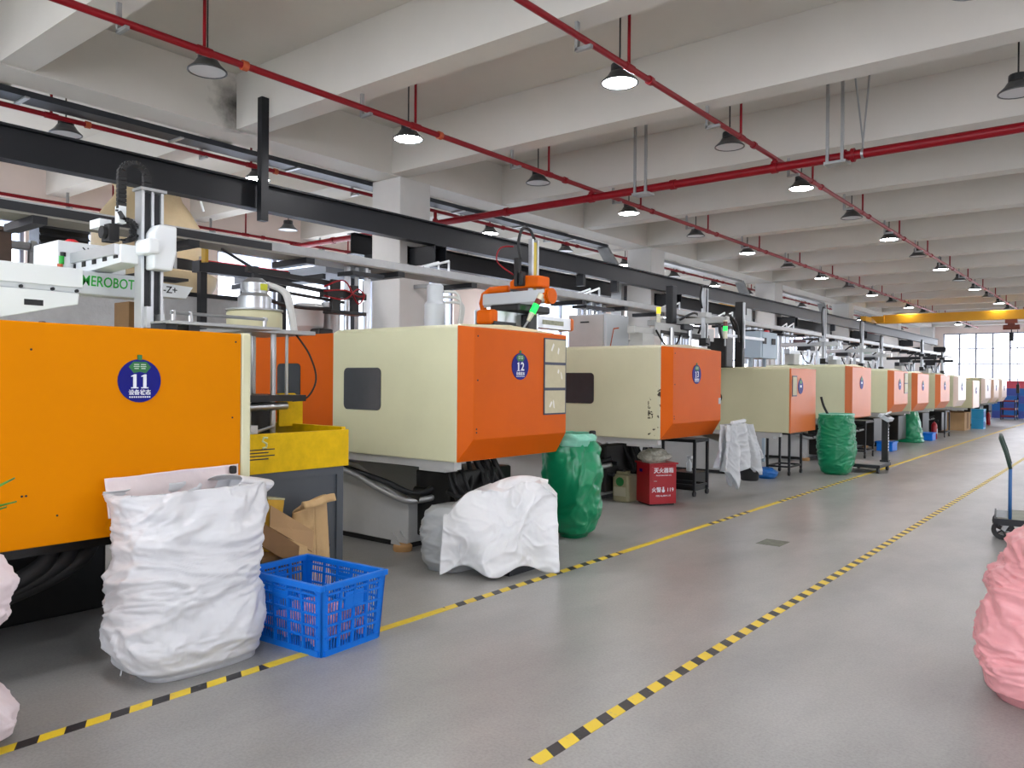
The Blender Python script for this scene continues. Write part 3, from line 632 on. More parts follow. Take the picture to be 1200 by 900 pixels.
for (y,z) in ((2.8,1.83),(2.78,1.35),(1.62,1.74),(1.6,.98),(1.58,.98),(2.32,.82),(1.75,.86)): MB().cyl((-4.501,y,z),(-4.497,y,z),.006,8).build('bolt', DARK, t)
for y in (1.55,1.82): MB().lathe([(.03,0),(.03,.03),(.015,.045)],(-4.9,y,1.87),12).build('lifting_stud', DARK, t, auto=True)
# slide rails on the roof
B(-5.205,-4.95,2.6,3.45,1.955,1.975).build('slide_plate', GALV, t)
for y in (2.68,2.8,3.38): MB().cyl((-5.05,y,1.97),(-5.05,y,2.05),.014,8).build('rail_post', STEEL, t)
MB().cyl((-5.05,2.66,2.035),(-5.05,3.4,2.035),.012,8).build('guide_rod', STEEL, t)
B(-5.2,-5.0,2.6,2.68,1.86,1.96).build('rail_foot', DARK, t)
B(-5.2,-5.0,2.76,2.84,1.86,1.96).build('rail_foot', DARK, t)

# ---- vertical press with slate cabinet
v = thing('vertical_press', (-5.3,3.5,0), 'vertical press on a slate grey cabinet with worn yellow tray', 'machine')
B(-5.9,-4.83,2.98,3.93,.04,.93).build('cabinet', CAB, v, bevel=.008)
MB().b(-4.83,-4.815,2.98,3.05,.05,.93).b(-4.83,-4.815,3.87,3.93,.05,.93).b(-4.83,-4.815,3.05,3.87,.87,.93).b(-4.83,-4.815,3.05,3.87,.05,.12).build('cabinet_frame', CAB, v)
B(-5.85,-4.88,3.02,3.9,.0,.04).build('plinth', BLK, v)
for z in (.33,.27,.21,.15): MB().cyl((-4.832,3.8,z),(-4.826,3.8,z),.017,12).build('vent_hole', BLK, v)
MB().b(-4.84,-4.80,2.95,3.97,.93,1.21).b(-5.95,-4.84,3.93,3.97,.93,1.23).b(-5.95,-4.84,2.95,2.98,.93,1.2).b(-5.95,-4.84,2.98,3.93,.93,.97).build('yellow_tray', TRAYY, v, bevel=.004)
MB().tube([(-4.799,3.24,1.18),(-4.799,3.21,1.185),(-4.799,3.2,1.16),(-4.799,3.235,1.14),(-4.799,3.23,1.115),(-4.799,3.2,1.11)],.008,6).build('decal', mat('faded_decal','#c9cf9a',.5), v)
for k in range(4): B(-4.7995,-4.798,3.03,3.03+.22+.05*(k % 2),1.03+k*.022,1.038+k*.022).build('warning_line', DARK, v)
MB().prism([(3.8,1.21),(4.03,1.21),(4.03,1.42),(3.95,1.48),(3.8,1.48)],0,-5.5,-5.47).build('yellow_guard', TRAYY, v)
MB().b(-5.8,-5.2,3.3,3.85,.97,1.13).b(-5.75,-5.5,3.4,3.8,1.13,1.45).build('mould', OILY, v, bevel=.02)
MB().cyl((-5.15,3.12,1.12),(-5.15,3.32,1.12),.1,16).b(-5.25,-5.1,3.3,3.36,1.0,1.25).build('clamp_head', ALU, v, auto=True)
for k in range(4): MB().cyl((-5.12,3.35,1.02+.06*k),(-5.1,3.55-.02*k,1.03+.07*k),.012,8).build('ejector_pin', STEEL, v)
MB().cyl((-5.3,3.2,1.37),(-5.3,3.75,1.385),.03,12).build('cross_cylinder', STEEL, v, auto=True)
for (x,y) in ((-5.35,3.44),(-5.75,3.44),(-5.35,3.66),(-5.75,3.74)): MB().cyl((x,y,.97),(x,y,1.97),.022,10).build('tie_rod', STEEL, v, auto=True)
MB().cyl((-5.4,3.82,1.42),(-5.4,3.82,1.96),.013,8).build('guide_rod', STEEL, v)
B(-5.85,-5.25,3.3,3.9,1.42,1.47).build('moving_plate', OILY, v)
B(-5.9,-5.2,3.28,3.95,1.95,1.98).build('top_plate', GALV, v)
MB().lathe([(.21,1.98),(.215,2.0),(.215,2.12),(.2,2.135)],(-5.55,3.62,0),28).build('drum', CREAM2, v, auto=True)
MB().lathe([(.215,2.135),(.222,2.137),(.222,2.15),(.1,2.152)],(-5.55,3.62,0),28).build('drum_lid', GALV, v, auto=True)
MB().lathe([(.13,2.152),(.13,2.25),(.1,2.28),(.1,2.3),(.11,2.3),(.11,2.36),(.06,2.4)],(-5.55,3.62,0),22).build('vacuum_loader', STEEL, v, auto=True)
B(-5.445,-5.435,3.6,3.66,2.3,2.35).build('yellow_sticker', mat('lime_sticker','#b8bb20',.5), v)
for k in range(2): hose(v, [(-5.5,3.7,2.36),(-5.45,3.82+.03*k,2.3),(-5.42,3.86+.02*k,2.15),(-5.4,3.88+.02*k,1.98)], .022, mat('white_hose','#cfd0cc',.5), 'feed_hose')
hose(v, [(-5.3,3.82,1.97),(-5.28,3.95,1.8),(-5.28,4.02,1.6),(-5.3,3.95,1.45),(-5.35,3.84,1.42)], .008, BLK, 'cable')

# ================================================================== ROBOTS
def chain(parent, pts, wd, ht, name='cable_chain', axis='y'):
    """articulated cable carrier made of links along a path"""
    P = [Vector(p) for p in pts]; m = MB()
    for a, b_ in zip(P[:-1], P[1:]):
        d = b_-a; m.bar(a+d*.08, b_-d*.08, wd, ht)
    for a in P: m.bar(a-Vector((0,.0,.0)), a+Vector((0,0,.012)), wd*.8, ht*.8)
    return m.build(name, BLK, parent)
# robot over the yellow machine
rb = thing('take_out_robot', (-6.05,2.2,1.87), 'white take-out robot with green lettering above the yellow machine', 'robot', 'take-out robots on the machines')
MB().b(-6.15,-5.97,.6,2.93,2.2,2.37).build('traverse_beam', LGREY, rb, bevel=.01)
MB().b(-5.97,-5.955,.6,2.48,2.24,2.375).build('beam_cover', WHITEP, rb, bevel=.004)
MB().prism([(.6,1.98),(1.9,1.98),(2.45,2.12),(2.46,2.2),(.6,2.2)],0,-6.12,-5.96).build('support_bracket', WHITEP, rb, bevel=.006)
B(-5.961,-5.957,2.1,2.22,2.09,2.13).build('bracket_slot', DARK, rb)
B(-6.15,-5.9,1.0,1.5,1.865,2.0).build('riser', LGREY, rb)
for y in (2.08,2.28,2.44): MB().cyl((-5.975,y,2.215),(-5.95,y,2.215),.012,8).build('bolt', DARK, rb)
text('MEROBOT', .105, TEXTG, rb, (-5.9685,2.665,2.295), FACEX, 'lettering', bold=.0012, sx=.78, shear=.05)
MB().b(-6.16,-5.95,2.85,3.28,2.37,2.39).build('drag_track', BLK, rb)
MB().prism([(2.98,2.235),(3.28,2.235),(3.34,2.33),(2.98,2.345)],0,-6.12,-5.99).build('beam_end', WHITEP, rb)
text('-Z+', .075, DARK, rb, (-5.988,3.15,2.29), FACEX, 'lettering', bold=.001)
MB().b(-6.75,-6.3,2.44,2.95,2.38,2.62).build('control_box', WHITEP, rb, bevel=.012)
MB().lathe([(.05,2.62),(.05,2.65),(.03,2.665)],(-6.5,2.62,0),14).build('stop_button', REDB, rb, auto=True)
for k in range(7):
    y = 2.62+.035*k
    MB().bar((-6.298,y,2.585),(-6.298,y+.025,2.56),.004,.008).bar((-6.298,y+.025,2.56),(-6.298,y,2.535),.004,.008).build('vent', DARK, rb)
MB().prism([(-6.45,2.36),(-5.55,2.4),(-5.55,2.53),(-6.45,2.46)],1,2.56,2.72).build('kick_arm', WHITEP, rb, bevel=.006)
B(-6.42,-5.58,2.53,2.56,2.455,2.53).build('arm_rail', ALU, rb)
for k in range(5): B(-6.33+.17*k,-6.27+.17*k,2.554,2.561,2.41+.006*k,2.45+.006*k).build('arm_slot', BLK, rb)
MB().prism([(2.72,2.36),(2.86,2.36),(2.89,2.5),(2.89,2.68),(2.76,2.68),(2.72,2.62)],0,-5.62,-5.40).build('arm_head', WHITEP, rb, bevel=.015)
MB().prism([(2.66,2.46),(2.75,2.46),(2.75,2.57),(2.66,2.57)],0,-5.56,-5.36).build('gear_cover', WHITEP, rb, bevel=.02)
MB().b(-5.6,-5.5,2.68,2.70,1.9,2.93).b(-5.6,-5.5,2.82,2.84,1.9,2.93).build('vertical_arm', ALU, rb)
B(-5.58,-5.52,2.70,2.82,1.92,2.91).build('arm_core', DARK, rb)
B(-5.6,-5.5,2.75,2.77,1.9,2.93).build('guide_rail', STEEL, rb)
B(-5.61,-5.48,2.665,2.855,2.92,2.94).build('arm_cap', GALV, rb)
B(-5.52,-5.46,2.70,2.74,1.95,2.1).build('gripper', ALU, rb); B(-5.52,-5.44,2.79,2.82,1.95,2.05).build('gripper', ALU, rb)
MB().cyl((-5.72,2.5,2.62),(-5.72,2.6,2.62),.045,14).b(-5.78,-5.66,2.53,2.6,2.56,2.68).build('servo_motor', BLK, rb, auto=True)
MB().b(-5.9,-5.74,2.5,2.58,2.66,2.72).b(-5.64,-5.58,2.56,2.61,2.68,2.80).build('motor_bracket', WHITEP, rb)
chain(rb, [(-5.6,2.585,2.78)]+[(-5.6,2.585,2.8+.03*k) for k in range(8)]+[(-5.6,p.y,p.z) for p in arc((0,2.675,3.03),.09,pi,0,12,'yz')]+[(-5.6,2.765,3.0),(-5.6,2.765,2.94)], .06, .03)
chain(rb, [(-5.6,2.58,2.76)]+[(-5.58,p.y,p.z) for p in arc((0,2.6,2.63),.075,pi/2,-pi/2,12,'yz')], .08, .025)
sg = MB().cyl((-6.3,2.46,2.38),(-6.3,2.46,2.44),.02,10).build('valve_block', ORC, rb, auto=True); MB().cyl((-6.3,2.47,2.44),(-6.3,2.47,2.5),.018,10).build('green_lamp', TEXTG, sg); MB().cyl((-6.3,2.48,2.5),(-6.3,2.48,2.53),.02,10).build('cap', BLK, sg)
hose(rb, [(-6.3,2.44,2.38),(-6.25,2.4,2.3),(-6.2,2.5,2.3),(-6.25,2.52,2.4)], .008, BLK, 'air_line')

def robot(label, x, y, zt, L=1.6, cy=.5, reach=.9, zarm=(0,.95), beam=ALU, accent=ALU, chains=True, x_off=0, light=None, small=False, arms=1, plate=True):
    """generic take-out robot: riser on the machine roof, traverse beam along Y, kick arm along X, vertical arm"""
    t = thing('take_out_robot', (x,y,zt), label, 'robot', 'take-out robots on the machines')
    zb = zt+.2; yc = y+cy
    MB().b(x-.1,x+.1,y-.3,y+.05,zt+.02,zb+.04).build('riser', GREYM, t)
    for k in range(4): MB().cyl((x+.12,y+.25+.3*k,zt+.03),(x+.12,y+.25+.3*k,zb+.06+.1*(k % 2)),.02+.015*(k % 2),8).build('air_cylinder', STEEL, t, auto=True)
    hose(t, [(x+.1,y+.1,zb+.1),(x+.14,y+.3,zb-.1),(x+.14,y+.6,zb-.12),(x+.1,y+.9,zb+.08)], .014, BLK, 'cable_loop')
    hose(t, [(x+.1,yc-.2,zb+.3),(x+.2,yc+.1,zb+.42),(x+.2,yc+.35,zb+.3),(x+.12,yc+.4,zb+.12)], .018, BLK, 'cable_loop')
    B(x-.06,x+.06,y-.4,y+L,zb+.04,zb+.13).build('traverse_beam', beam, t, bevel=.012)
    B(x-.065,x+.065,y+L,y+L+.05,zb+.03,zb+.14).build('beam_cap', accent, t, bevel=.015)
    B(x-.065,x+.065,y-.45,y-.4,zb+.03,zb+.14).build('beam_cap', accent, t, bevel=.015)
    B(x-.15,x+.15,yc-.16,yc+.16,zb+.152,zb+.24).build('carriage', DARK, t, bevel=.01)
    B(x-.55,x+reach,yc-.05,yc+.05,zb+.24,zb+.33).build('kick_arm', beam, t, bevel=.012)
    B(x+reach,x+reach+.04,yc-.055,yc+.055,zb+.235,zb+.335).build('arm_cap', accent, t, bevel=.012)
    for i in range(arms):
        xa = x+reach*(.55-.35*i)
        B(xa-.07,xa+.07,yc-.1,yc+.1,zb+.33,zb+.41).build('arm_head', accent, t, bevel=.012)
        MB().b(xa-.03,xa+.03,yc-.06,yc-.03,zt+zarm[0]+.1,zt+zarm[1]).b(xa-.03,xa+.03,yc+.03,yc+.06,zt+zarm[0]+.1,zt+zarm[1]).build('vertical_arm', STEEL, t)
        B(xa-.025,xa+.02,yc-.03,yc+.03,zt+zarm[0]+.12,zt+zarm[1]-.02).build('arm_core', DARK, t)
        MB().b(xa-.06,xa+.06,yc-.08,yc+.08,zt+zarm[0],zt+zarm[0]+.12).cyl((xa,yc-.05,zt+zarm[0]+.05),(xa+.12,yc-.1,zt+zarm[0]+.02),.015,6).build('gripper', OILY, t, bevel=.01)
        if chains: hose(t, [(xa,yc-.1,zb+.47),(xa,yc-.16,zt+zarm[1]-.15),(xa,yc-.1,zt+zarm[1]+.02),(xa,yc,zt+zarm[1]+.03)], .016, BLK, 'cable_loop')
    if light:
        lx, ly, lz = light
        s = MB().cyl((lx,ly,lz),(lx+.02,ly+.02,lz+.1),.012,8).build('signal_stem', GALV, t)
    return t
# orange and white robot over machine 12
r12 = thing('take_out_robot', (-5.2,6.2,2.1), 'orange and silver take-out robot with green signal light above the machine numbered 12', 'robot', 'take-out robots on the machines')
B(-5.32,-5.08,6.05,6.4,2.085,2.2).build('riser', OILY, r12)
MB().rrect(0, 6.12,7.45,2.18,2.31,-5.29,-5.11,.02).build('traverse_beam', ALU, r12)
B(-5.31,-5.09,6.02,6.13,2.17,2.32).build('beam_cap', ORANGE, r12, bevel=.03); B(-5.31,-5.09,7.44,7.5,2.17,2.32).build('beam_cap', ORANGE2, r12, bevel=.03)
B(-5.108,-5.106,6.9,7.3,2.22,2.27).build('rating_plate', mat('dull_sticker','#8f927a',.5,var=.3,scale=30), r12)
B(-5.4,-5.0,6.35,6.9,2.315,2.4).build('carriage', OILY, r12, bevel=.02)
MB().rrect(1, -5.68,-4.84,2.42,2.55,6.56,6.72,.02).build('kick_arm', ALU, r12); B(-5.65,-4.9,6.545,6.56,2.40,2.43).build('arm_rail', GALV, r12)
MB().cyl((-4.86,6.64,2.485),(-4.82,6.64,2.485),.085,18).cyl((-4.81,6.64,2.485),(-4.79,6.64,2.485),.082,18).build('arm_cap', ORANGE, r12, auto=True)
MB().tube([(-5.66,6.66,2.3),(-5.74,6.66,2.36),(-5.77,6.66,2.46),(-5.74,6.66,2.55),(-5.65,6.66,2.60),(-5.4,6.66,2.6)],.04,10).build('cable_guard', ORANGE, r12, smooth=True)
MB().prism([(-5.3,2.58),(-4.9,2.58),(-4.9,2.7),(-5.18,2.72),(-5.3,2.66)],1,6.55,6.75).build('arm_head', ORANGE, r12, bevel=.02)
MB().b(-5.16,-5.08,6.5,6.56,2.6,2.75).b(-5.2,-5.12,6.5,6.54,2.6,2.9).build('motor', BLK, r12, bevel=.01)
MB().b(-5.08,-5.03,6.6,6.63,2.15,3.1).b(-5.08,-5.03,6.69,6.72,2.15,3.1).build('vertical_arm', STEEL, r12)
B(-5.07,-5.04,6.63,6.69,2.2,3.07).build('arm_core', mat('yellow_scale','#b9a53c',.5), r12)
hose(r12, [(-5.12,6.52,2.88),(-5.12,6.48,3.05),(-5.1,6.52,3.2),(-5.08,6.62,3.2),(-5.06,6.68,3.1)], .016, BLK, 'cable_loop')
hose(r12, [(-5.2,6.5,2.72),(-5.3,6.35,2.85),(-5.3,6.4,3.0),(-5.2,6.5,3.02)], .008, RED, 'air_line')
MB().b(-5.12,-5.0,6.52,6.66,2.02,2.3).build('gripper', OILY, r12, bevel=.02)
sl_ = MB().cyl((-5.0,6.4,2.12),(-4.96,6.45,2.22),.012,8).build('signal_light', GALV, r12)
for (a,b_,m_,rr) in ((0,.3,SIGW,.03),(.3,.62,GLOWG,.034),(.62,.8,SIGR,.034),(.8,1,SIGW,.034)):
    p0, p1 = Vector((-4.96,6.45,2.22)), Vector((-4.87,6.56,2.5)); q0, q1 = p0.lerp(p1,a), p0.lerp(p1,b_)
    MB().cyl(q0,q1,rr if a else .02,14,rr).build('lens', m_, sl_, auto=True)
# grey robot over machine 13
r13 = robot('grey take-out robot with twin dark columns above the machine numbered 13', -5.6, 10.1, 2.05, L=2.0, cy=1.05, reach=.75, zarm=(.1,.98), beam=GREYM, accent=GREYM)
MB().b(-5.72,-5.6,10.9,11.05,2.5,3.08).build('second_column', DARK, r13, bevel=.015)
B(-5.53,-5.51,10.2,12.2,2.27,2.47).build('beam_cover', GREYM, r13, bevel=.006); B(-5.508,-5.5,10.35,12.0,2.3,2.36).build('cable_track', BLK, r13); chain(r13, [(-5.48,11.3+.06*k,2.46) for k in range(8)]+[(-5.48,p.y,p.z) for p in arc((0,11.8,2.38),.08,pi/2,-pi/2,8,'yz')]+[(-5.48,11.7-.06*k,2.30) for k in range(14)], .03, .03)
sl_ = MB().cyl((-4.8,11.02,2.14),(-4.8,11.02,2.25),.014,8).build('signal_light', GALV, r13)
for (a,b_,m_) in ((2.25,2.36,SIGW),(2.36,2.43,GLOWG),(2.43,2.5,SIGR),(2.5,2.52,SIGW)): MB().cyl((-4.8,11.02,a),(-4.8,11.02,b_),.032,12).build('lens', m_, sl_, auto=True)
ys_ = MB().cyl((-5.65,10.55,2.4),(-5.65,10.55,2.62),.03,10).build('beacon', SIGW, r13, auto=True); MB().cyl((-5.65,10.55,2.62),(-5.65,10.55,2.72),.034,12).build('yellow_lens', GLOWY, ys_, auto=True)
cb = thing('control_cabinet', (-6.5,10.2,2.04), 'grey electrical cabinet with slanted front on the machine numbered 13', 'cabinet')
B(-6.9,-6.3,10.035,10.06,2.04,2.6).build('door', GREYM, cb); MB().b(-6.95,-6.25,10.06,10.7,1.98,2.62).build('body', LGREY, cb, bevel=.01)
for lx in (-6.9,-6.3):
    for ly in (10.16,10.65): B(lx-.02,lx+.02,ly-.02,ly+.02,0,1.98).build('leg', GREYM, cb)
MB().bar((-6.7,10.028,2.5),(-6.55,10.028,2.5),.015,.02).build('handle', DARK, cb)
MB().bar((-6.246,10.15,2.1),(-6.246,10.25,2.4),.004,.02).bar((-6.246,10.25,2.4),(-6.246,10.4,2.42),.004,.02).build('red_stripe', ORC, cb)
# black upright robot over 14
r14 = thing('take_out_robot', (-5.5,13.6,1.87), 'slim black upright robot with curved cable hoses behind the machine numbered 13', 'robot', 'take-out robots on the machines')
MB().b(-5.6,-5.45,13.25,13.35,1.85,3.02).build('column', OILY, r14, bevel=.01); MB().b(-5.45,-5.42,13.25,13.29,2.2,3.0).build('rail', STEEL, r14)
MB().b(-5.75,-5.4,12.45,12.75,1.85,2.35).build('drive_block', OILY, r14, bevel=.02)
B(-5.55,-5.5,12.7,14.4,2.38,2.43).build('cross_arm', STEEL, r14)
hose(r14, [(-5.5,12.5,2.3),(-5.5,12.4,2.55),(-5.5,12.7,2.75),(-5.5,13.1,2.6),(-5.5,13.2,2.3)], .025, BLK, 'cable_loop'); hose(r14, [(-5.55,12.6,2.3),(-5.55,12.55,2.6),(-5.55,12.9,2.72),(-5.55,13.15,2.5)], .018, BLK, 'cable_loop')
bx14 = thing('control_cabinet', (-5.9,15.3,1.87), 'steel blue control cabinet with two dark meters behind the slim black robot', 'cabinet')
B(-6.2,-5.75,14.85,15.75,2.08,2.6).build('body', BLUEG, bx14, bevel=.01); B(-5.75,-5.74,14.95,15.35,2.1,2.58).build('door', BLUEG, bx14)
for y in (15.02,15.5): B(-5.739,-5.73,y-.08,y+.1,2.36,2.48).build('meter', BLK, bx14)
for y in (14.95,15.65): MB().b(-6.0,-5.95,y-.03,y+.03,0,2.08).build('leg', BLUEG, bx14)
B(-5.85,-5.78,15.3,15.4,2.6,2.64).build('stop_button', REDB, bx14)
specs = [
 ('silver take-out robot with tall black column above the wide cream machine', -5.8, 16.9, 1.97, dict(L=2.0, cy=.75, reach=.7, zarm=(.05,1.25))),
 ('silver take-out robot above the machine with two framed sheets', -5.9, 20.2, 1.94, dict(L=1.9, cy=.6, reach=.8, zarm=(.05,1.2))),
 ('silver take-out robot above the machine over the far green sack', -5.9, 22.6, 1.9, dict(L=1.8, cy=.8, reach=.5, zarm=(.05,1.0))),
 ('dark take-out robot above the machine just before the brown carton', -5.6, 25.5, 1.9, dict(L=1.5, cy=.7, reach=.8, zarm=(.1,1.0), beam=DARK, accent=DARK)),
 ('thin dark take-out robot above the machine over the brown carton', -5.4, 28.2, 1.87, dict(L=1.4, cy=.6, reach=.6, zarm=(.05,.75), beam=DARK, accent=DARK)),
]
for lab, x, y, z, kw in specs: robot(lab, x, y, z, **kw)
bc = thing('control_cabinet', (-6.0,19.7,1.9), 'white control cabinet with screen beside the silver robots', 'cabinet')
B(-6.2,-5.95,18.92,19.6,1.95,2.55).build('body', WHITEP, bc, bevel=.01); B(-5.95,-5.94,19.0,19.5,1.98,2.2).build('screen', BLUEG, bc)
for ly in (19.0,19.52): B(-6.1,-6.05,ly-.025,ly+.025,0,1.95).build('leg', WHITEP, bc)
MB().cyl((-5.95,19.35,2.33),(-5.9,19.35,2.33),.1,14).build('meter', BLK, bc, auto=True)

# ---- hopper loaders
def hopper(label, x, y, z0, body=GREYM, s=1.0, tall=.5):
    t = thing('hopper_loader', (x,y,z0), label, 'hopper', 'material hoppers on the machines')
    MB().lathe([(.06*s,z0),(.07*s,z0+.08),(.2*s,z0+.3*s),(.22*s,z0+.34*s)],(x,y,0),24,).build('cone', body, t, auto=True)
    MB().lathe([(.23*s,z0+.34*s),(.23*s,z0+.4*s),(.12*s,z0+.42*s)],(x,y,0),24).build('lid', body, t, auto=True)
    MB().lathe([(.11*s,z0+.42*s),(.11*s,z0+.4*s+tall*.6),(.09*s,z0+.4*s+tall*.62),(.09*s,z0+.4*s+tall)],(x,y,0),20).build('loader', STEEL, t, auto=True)
    hose(t, [(x+.1,y+.05,z0+.4*s+tall*.9),(x+.18*s,y+.16*s,z0+.4*s+tall*.8),(x+.2*s,y+.2*s,z0+.4*s+tall*.3),(x+.2*s,y+.22*s,z0+.2)], .025, mat('white_hose','#cfd0cc',.5), 'feed_hose')
    return t
h12 = thing('hopper_loader', (-6.0,6.14,2.1), 'grey vacuum loader with looping hoses on the roof of the machine numbered 12', 'hopper', 'material hoppers on the machines')
MB().lathe([(.19,2.1),(.2,2.11),(.2,2.17),(.18,2.18)],(-6.0,6.14,0),24).build('base_flange', GREYM, h12, auto=True)
MB().lathe([(.115,2.18),(.115,2.42),(.1,2.44),(.09,2.46),(.09,2.62),(.07,2.64)],(-6.0,6.14,0),22).build('loader', LGREY, h12, auto=True)
for k in range(3): hose(h12, [(-5.93,6.2,2.56-.06*k),(-5.86,6.33,2.55-.05*k),(-5.84,6.38+.02*k,2.4),(-5.86,6.36+.02*k,2.18)], .016, mat('white_hose','#cfd0cc',.5), 'feed_hose')
hp = thing('hopper_loader', (-7.5,5.7,2.055), 'grey sloping hopper with round duct behind the orange safety door', 'hopper', 'material hoppers on the machines')
MB().lathe([(.08,2.055),(.09,2.1),(.17,2.2),(.18,2.42),(.14,2.46)],(-7.48,5.58,0),22).build('cone', GREYM, hp, auto=True)
MB().cyl((-7.48,5.9,2.055),(-7.48,5.9,2.5),.11,18).build('duct', GALV, hp, auto=True); B(-7.38,-7.2,5.52,5.72,2.055,2.17).build('feeder', OILY, hp, bevel=.02)
gr = thing('gripper_arm', (-7.1,4.6,2.5), 'black pneumatic gripper arm with red air lines behind the vertical press', 'robot')
MB().bar((-7.0,4.55,2.62),(-7.0,5.6,2.55),.035,.04).bar((-7.0,4.6,2.52),(-7.0,5.7,2.46),.03,.03).build('arm', DARK, gr)
MB().bar((-7.05,4.5,2.7),(-7.05,5.6,2.66),.06,.05).build('upper_bar', BLK, gr)
MB().b(-7.05,-6.9,5.45,5.95,2.32,2.36).b(-7.0,-6.95,5.5,5.62,2.36,2.7).b(-7.0,-6.95,5.78,5.88,2.36,2.66).b(-7.05,-6.9,5.4,5.95,2.5,2.58).build('end_effector', OILY, gr, bevel=.006)
MB().b(-6.92,-6.9,5.9,5.98,2.36,2.48).b(-6.92,-6.9,5.9,5.98,2.56,2.72).build('side_plate', ALU, gr)
for k in range(3): hose(gr, [(-6.9,5.35,2.6-.05*k),(-6.86,5.6,2.68-.1*k),(-6.88,5.8,2.45+.08*k),(-6.9,5.92,2.55)], .009, RED, 'air_line')
hose(gr, [(-7.0,4.6,2.55),(-6.98,4.75,2.4),(-6.98,5.1,2.36),(-6.98,5.5,2.37)], .02, BLK, 'cable_loop')
MB().bar((-7.05,4.6,2.74),(-7.05,4.6,2.45),.05,.05).bar((-7.05,4.62,2.7),(-7.7,4.62,2.98),.025,.025).build('mount', DARK, gr)
for k,(y,lab) in enumerate(((9.15,'silver hopper loader behind the machine numbered 13'),(13.45,'silver hopper loader behind the steel blue cabinet'),(17.1,'silver hopper loader behind the wide cream machine'),(20.62,'silver hopper loader beside the white control cabinet'),(22.9,'silver hopper loader behind the machine over the far green sack'))): hopper(lab, -7.98, y, (1.70,1.51,1.61,1.58,1.55)[k], s=.9, tall=.62, body=STEEL)

# ================================================================== SACKS AND SHEETS
def fbm(p, o=4, ridged=False):
    a, f, s = 1.0, 1.0, 0.0
    for _ in range(o):
        n = noise.noise(p*f); s += a*((1-2*abs(n)) if ridged else n); a *= .5; f *= 2.05
    return s
def sack(name, prof, m, label, cat, base, nu=72, nv=72, amp=.02, fr=3.2, zstretch=1.0, seed=0, open_top=False, group=None, ridges=.5, parent=None, part='body', flat=False, lobes=0, crinkle=.22):
    """closed cloth-like body; prof = [(z, cx, cy, rx, ry, power)], world xy offsets from base"""
    def lerp(z):
        for a, b_ in zip(prof[:-1], prof[1:]):
            if a[0] <= z <= b_[0]:
                t = (z-a[0])/max(1e-6, b_[0]-a[0]); t = t*t*(3-2*t)
                return [a[i]+(b_[i]-a[i])*t for i in range(1,6)]
        return list(prof[-1][1:])
    bx, by, bz = base; z0, z1 = prof[0][0], prof[-1][0]; V = []; F = []
    for j in range(nv+1):
        z = z0+(z1-z0)*j/nv; cx, cy, rx, ry, pw = lerp(z)
        for i in range(nu):
            t = 2*pi*i/nu; c, s_ = cos(t), sin(t)
            x = math.copysign(abs(c)**(2/pw), c)*rx; y = math.copysign(abs(s_)**(2/pw), s_)*ry
            p = Vector((x,y,z)); n = Vector((c,s_,0))
            q = Vector((x*fr+seed*7.3, y*fr+seed, z*fr*zstretch))
            q += Vector((noise.noise(q*.7), noise.noise(q*.7+Vector((9,0,0))), noise.noise(q*.7+Vector((0,9,0)))))*.8
            d = amp*((1-ridges)*fbm(q,4)+ridges*fbm(q*.8+Vector((5,5,5)),4,True))
            if lobes: d += amp*.8*sin(lobes*t+3*noise.noise(Vector((z*2,seed,0))))*max(0,(z-z0)/(z1-z0)-.6)*2
            d += amp*crinkle*fbm(q*2.6+Vector((1,8,3)),3,True)+amp*.55*(1-min(1,abs(noise.noise(q*1.1+Vector((3,1,7))))*2.4))**3+amp*.4*(1-min(1,abs(noise.noise(q*2.3+Vector((8,2,1))))*2.4))**3
            edge = min(1, (j/nv)*6+.15) if not flat else 1
            p += n*d*edge; p.z += .35*d*(1 if 0 < j < nv else 0)
            V.append(Vector((bx+cx,by+cy,bz))+p)
    for j in range(nv):
        for i in range(nu): F.append((j*nu+i, j*nu+(i+1)%nu, (j+1)*nu+(i+1)%nu, (j+1)*nu+i))
    F.append(tuple(range(nu-1,-1,-1)))
    mb = MB(); mb.v = V; mb.f = F
    if not open_top: mb.f.append(tuple(range(nv*nu,(nv+1)*nu)))
    r = parent or thing(name, base, label, cat, group)
    mn = min(v.z for v in V)
    if mn < 0 and bz == 0:
        for v_ in V: v_.z = max(v_.z, .001)
    o = mb.build(part, m, r, smooth=True, solid=.004 if open_top else 0)
    return r, o
def drape(fn, nu, nv, name, m, parent, amp=.012, fr=5, seed=0, th=.003):
    V = []; F = []
    for j in range(nv+1):
        for i in range(nu+1):
            p = Vector(fn(i/nu, j/nv)); q = p*fr+Vector((seed*3.1,seed,0)); q += Vector((noise.noise(q*.8),noise.noise(q*.8+Vector((4,0,0))),0))*.7
            cr_ = (1-min(1,abs(noise.noise(q*.9+Vector((3,1,7))))*2.2))**3+.6*(1-min(1,abs(noise.noise(q*2.1+Vector((8,2,1))))*2.2))**3
            d = amp*(.5*fbm(q,4)+.5*fbm(q*.7,3,True)+.7*cr_); p += Vector((.75,-.55,.25))*d; V.append(p)
    for j in range(nv):
        for i in range(nu): a = j*(nu+1)+i; F.append((a,a+1,a+nu+2,a+nu+1))
    mb = MB(); mb.v = V; mb.f = F; return mb.build(name, m, parent, smooth=True, solid=th)

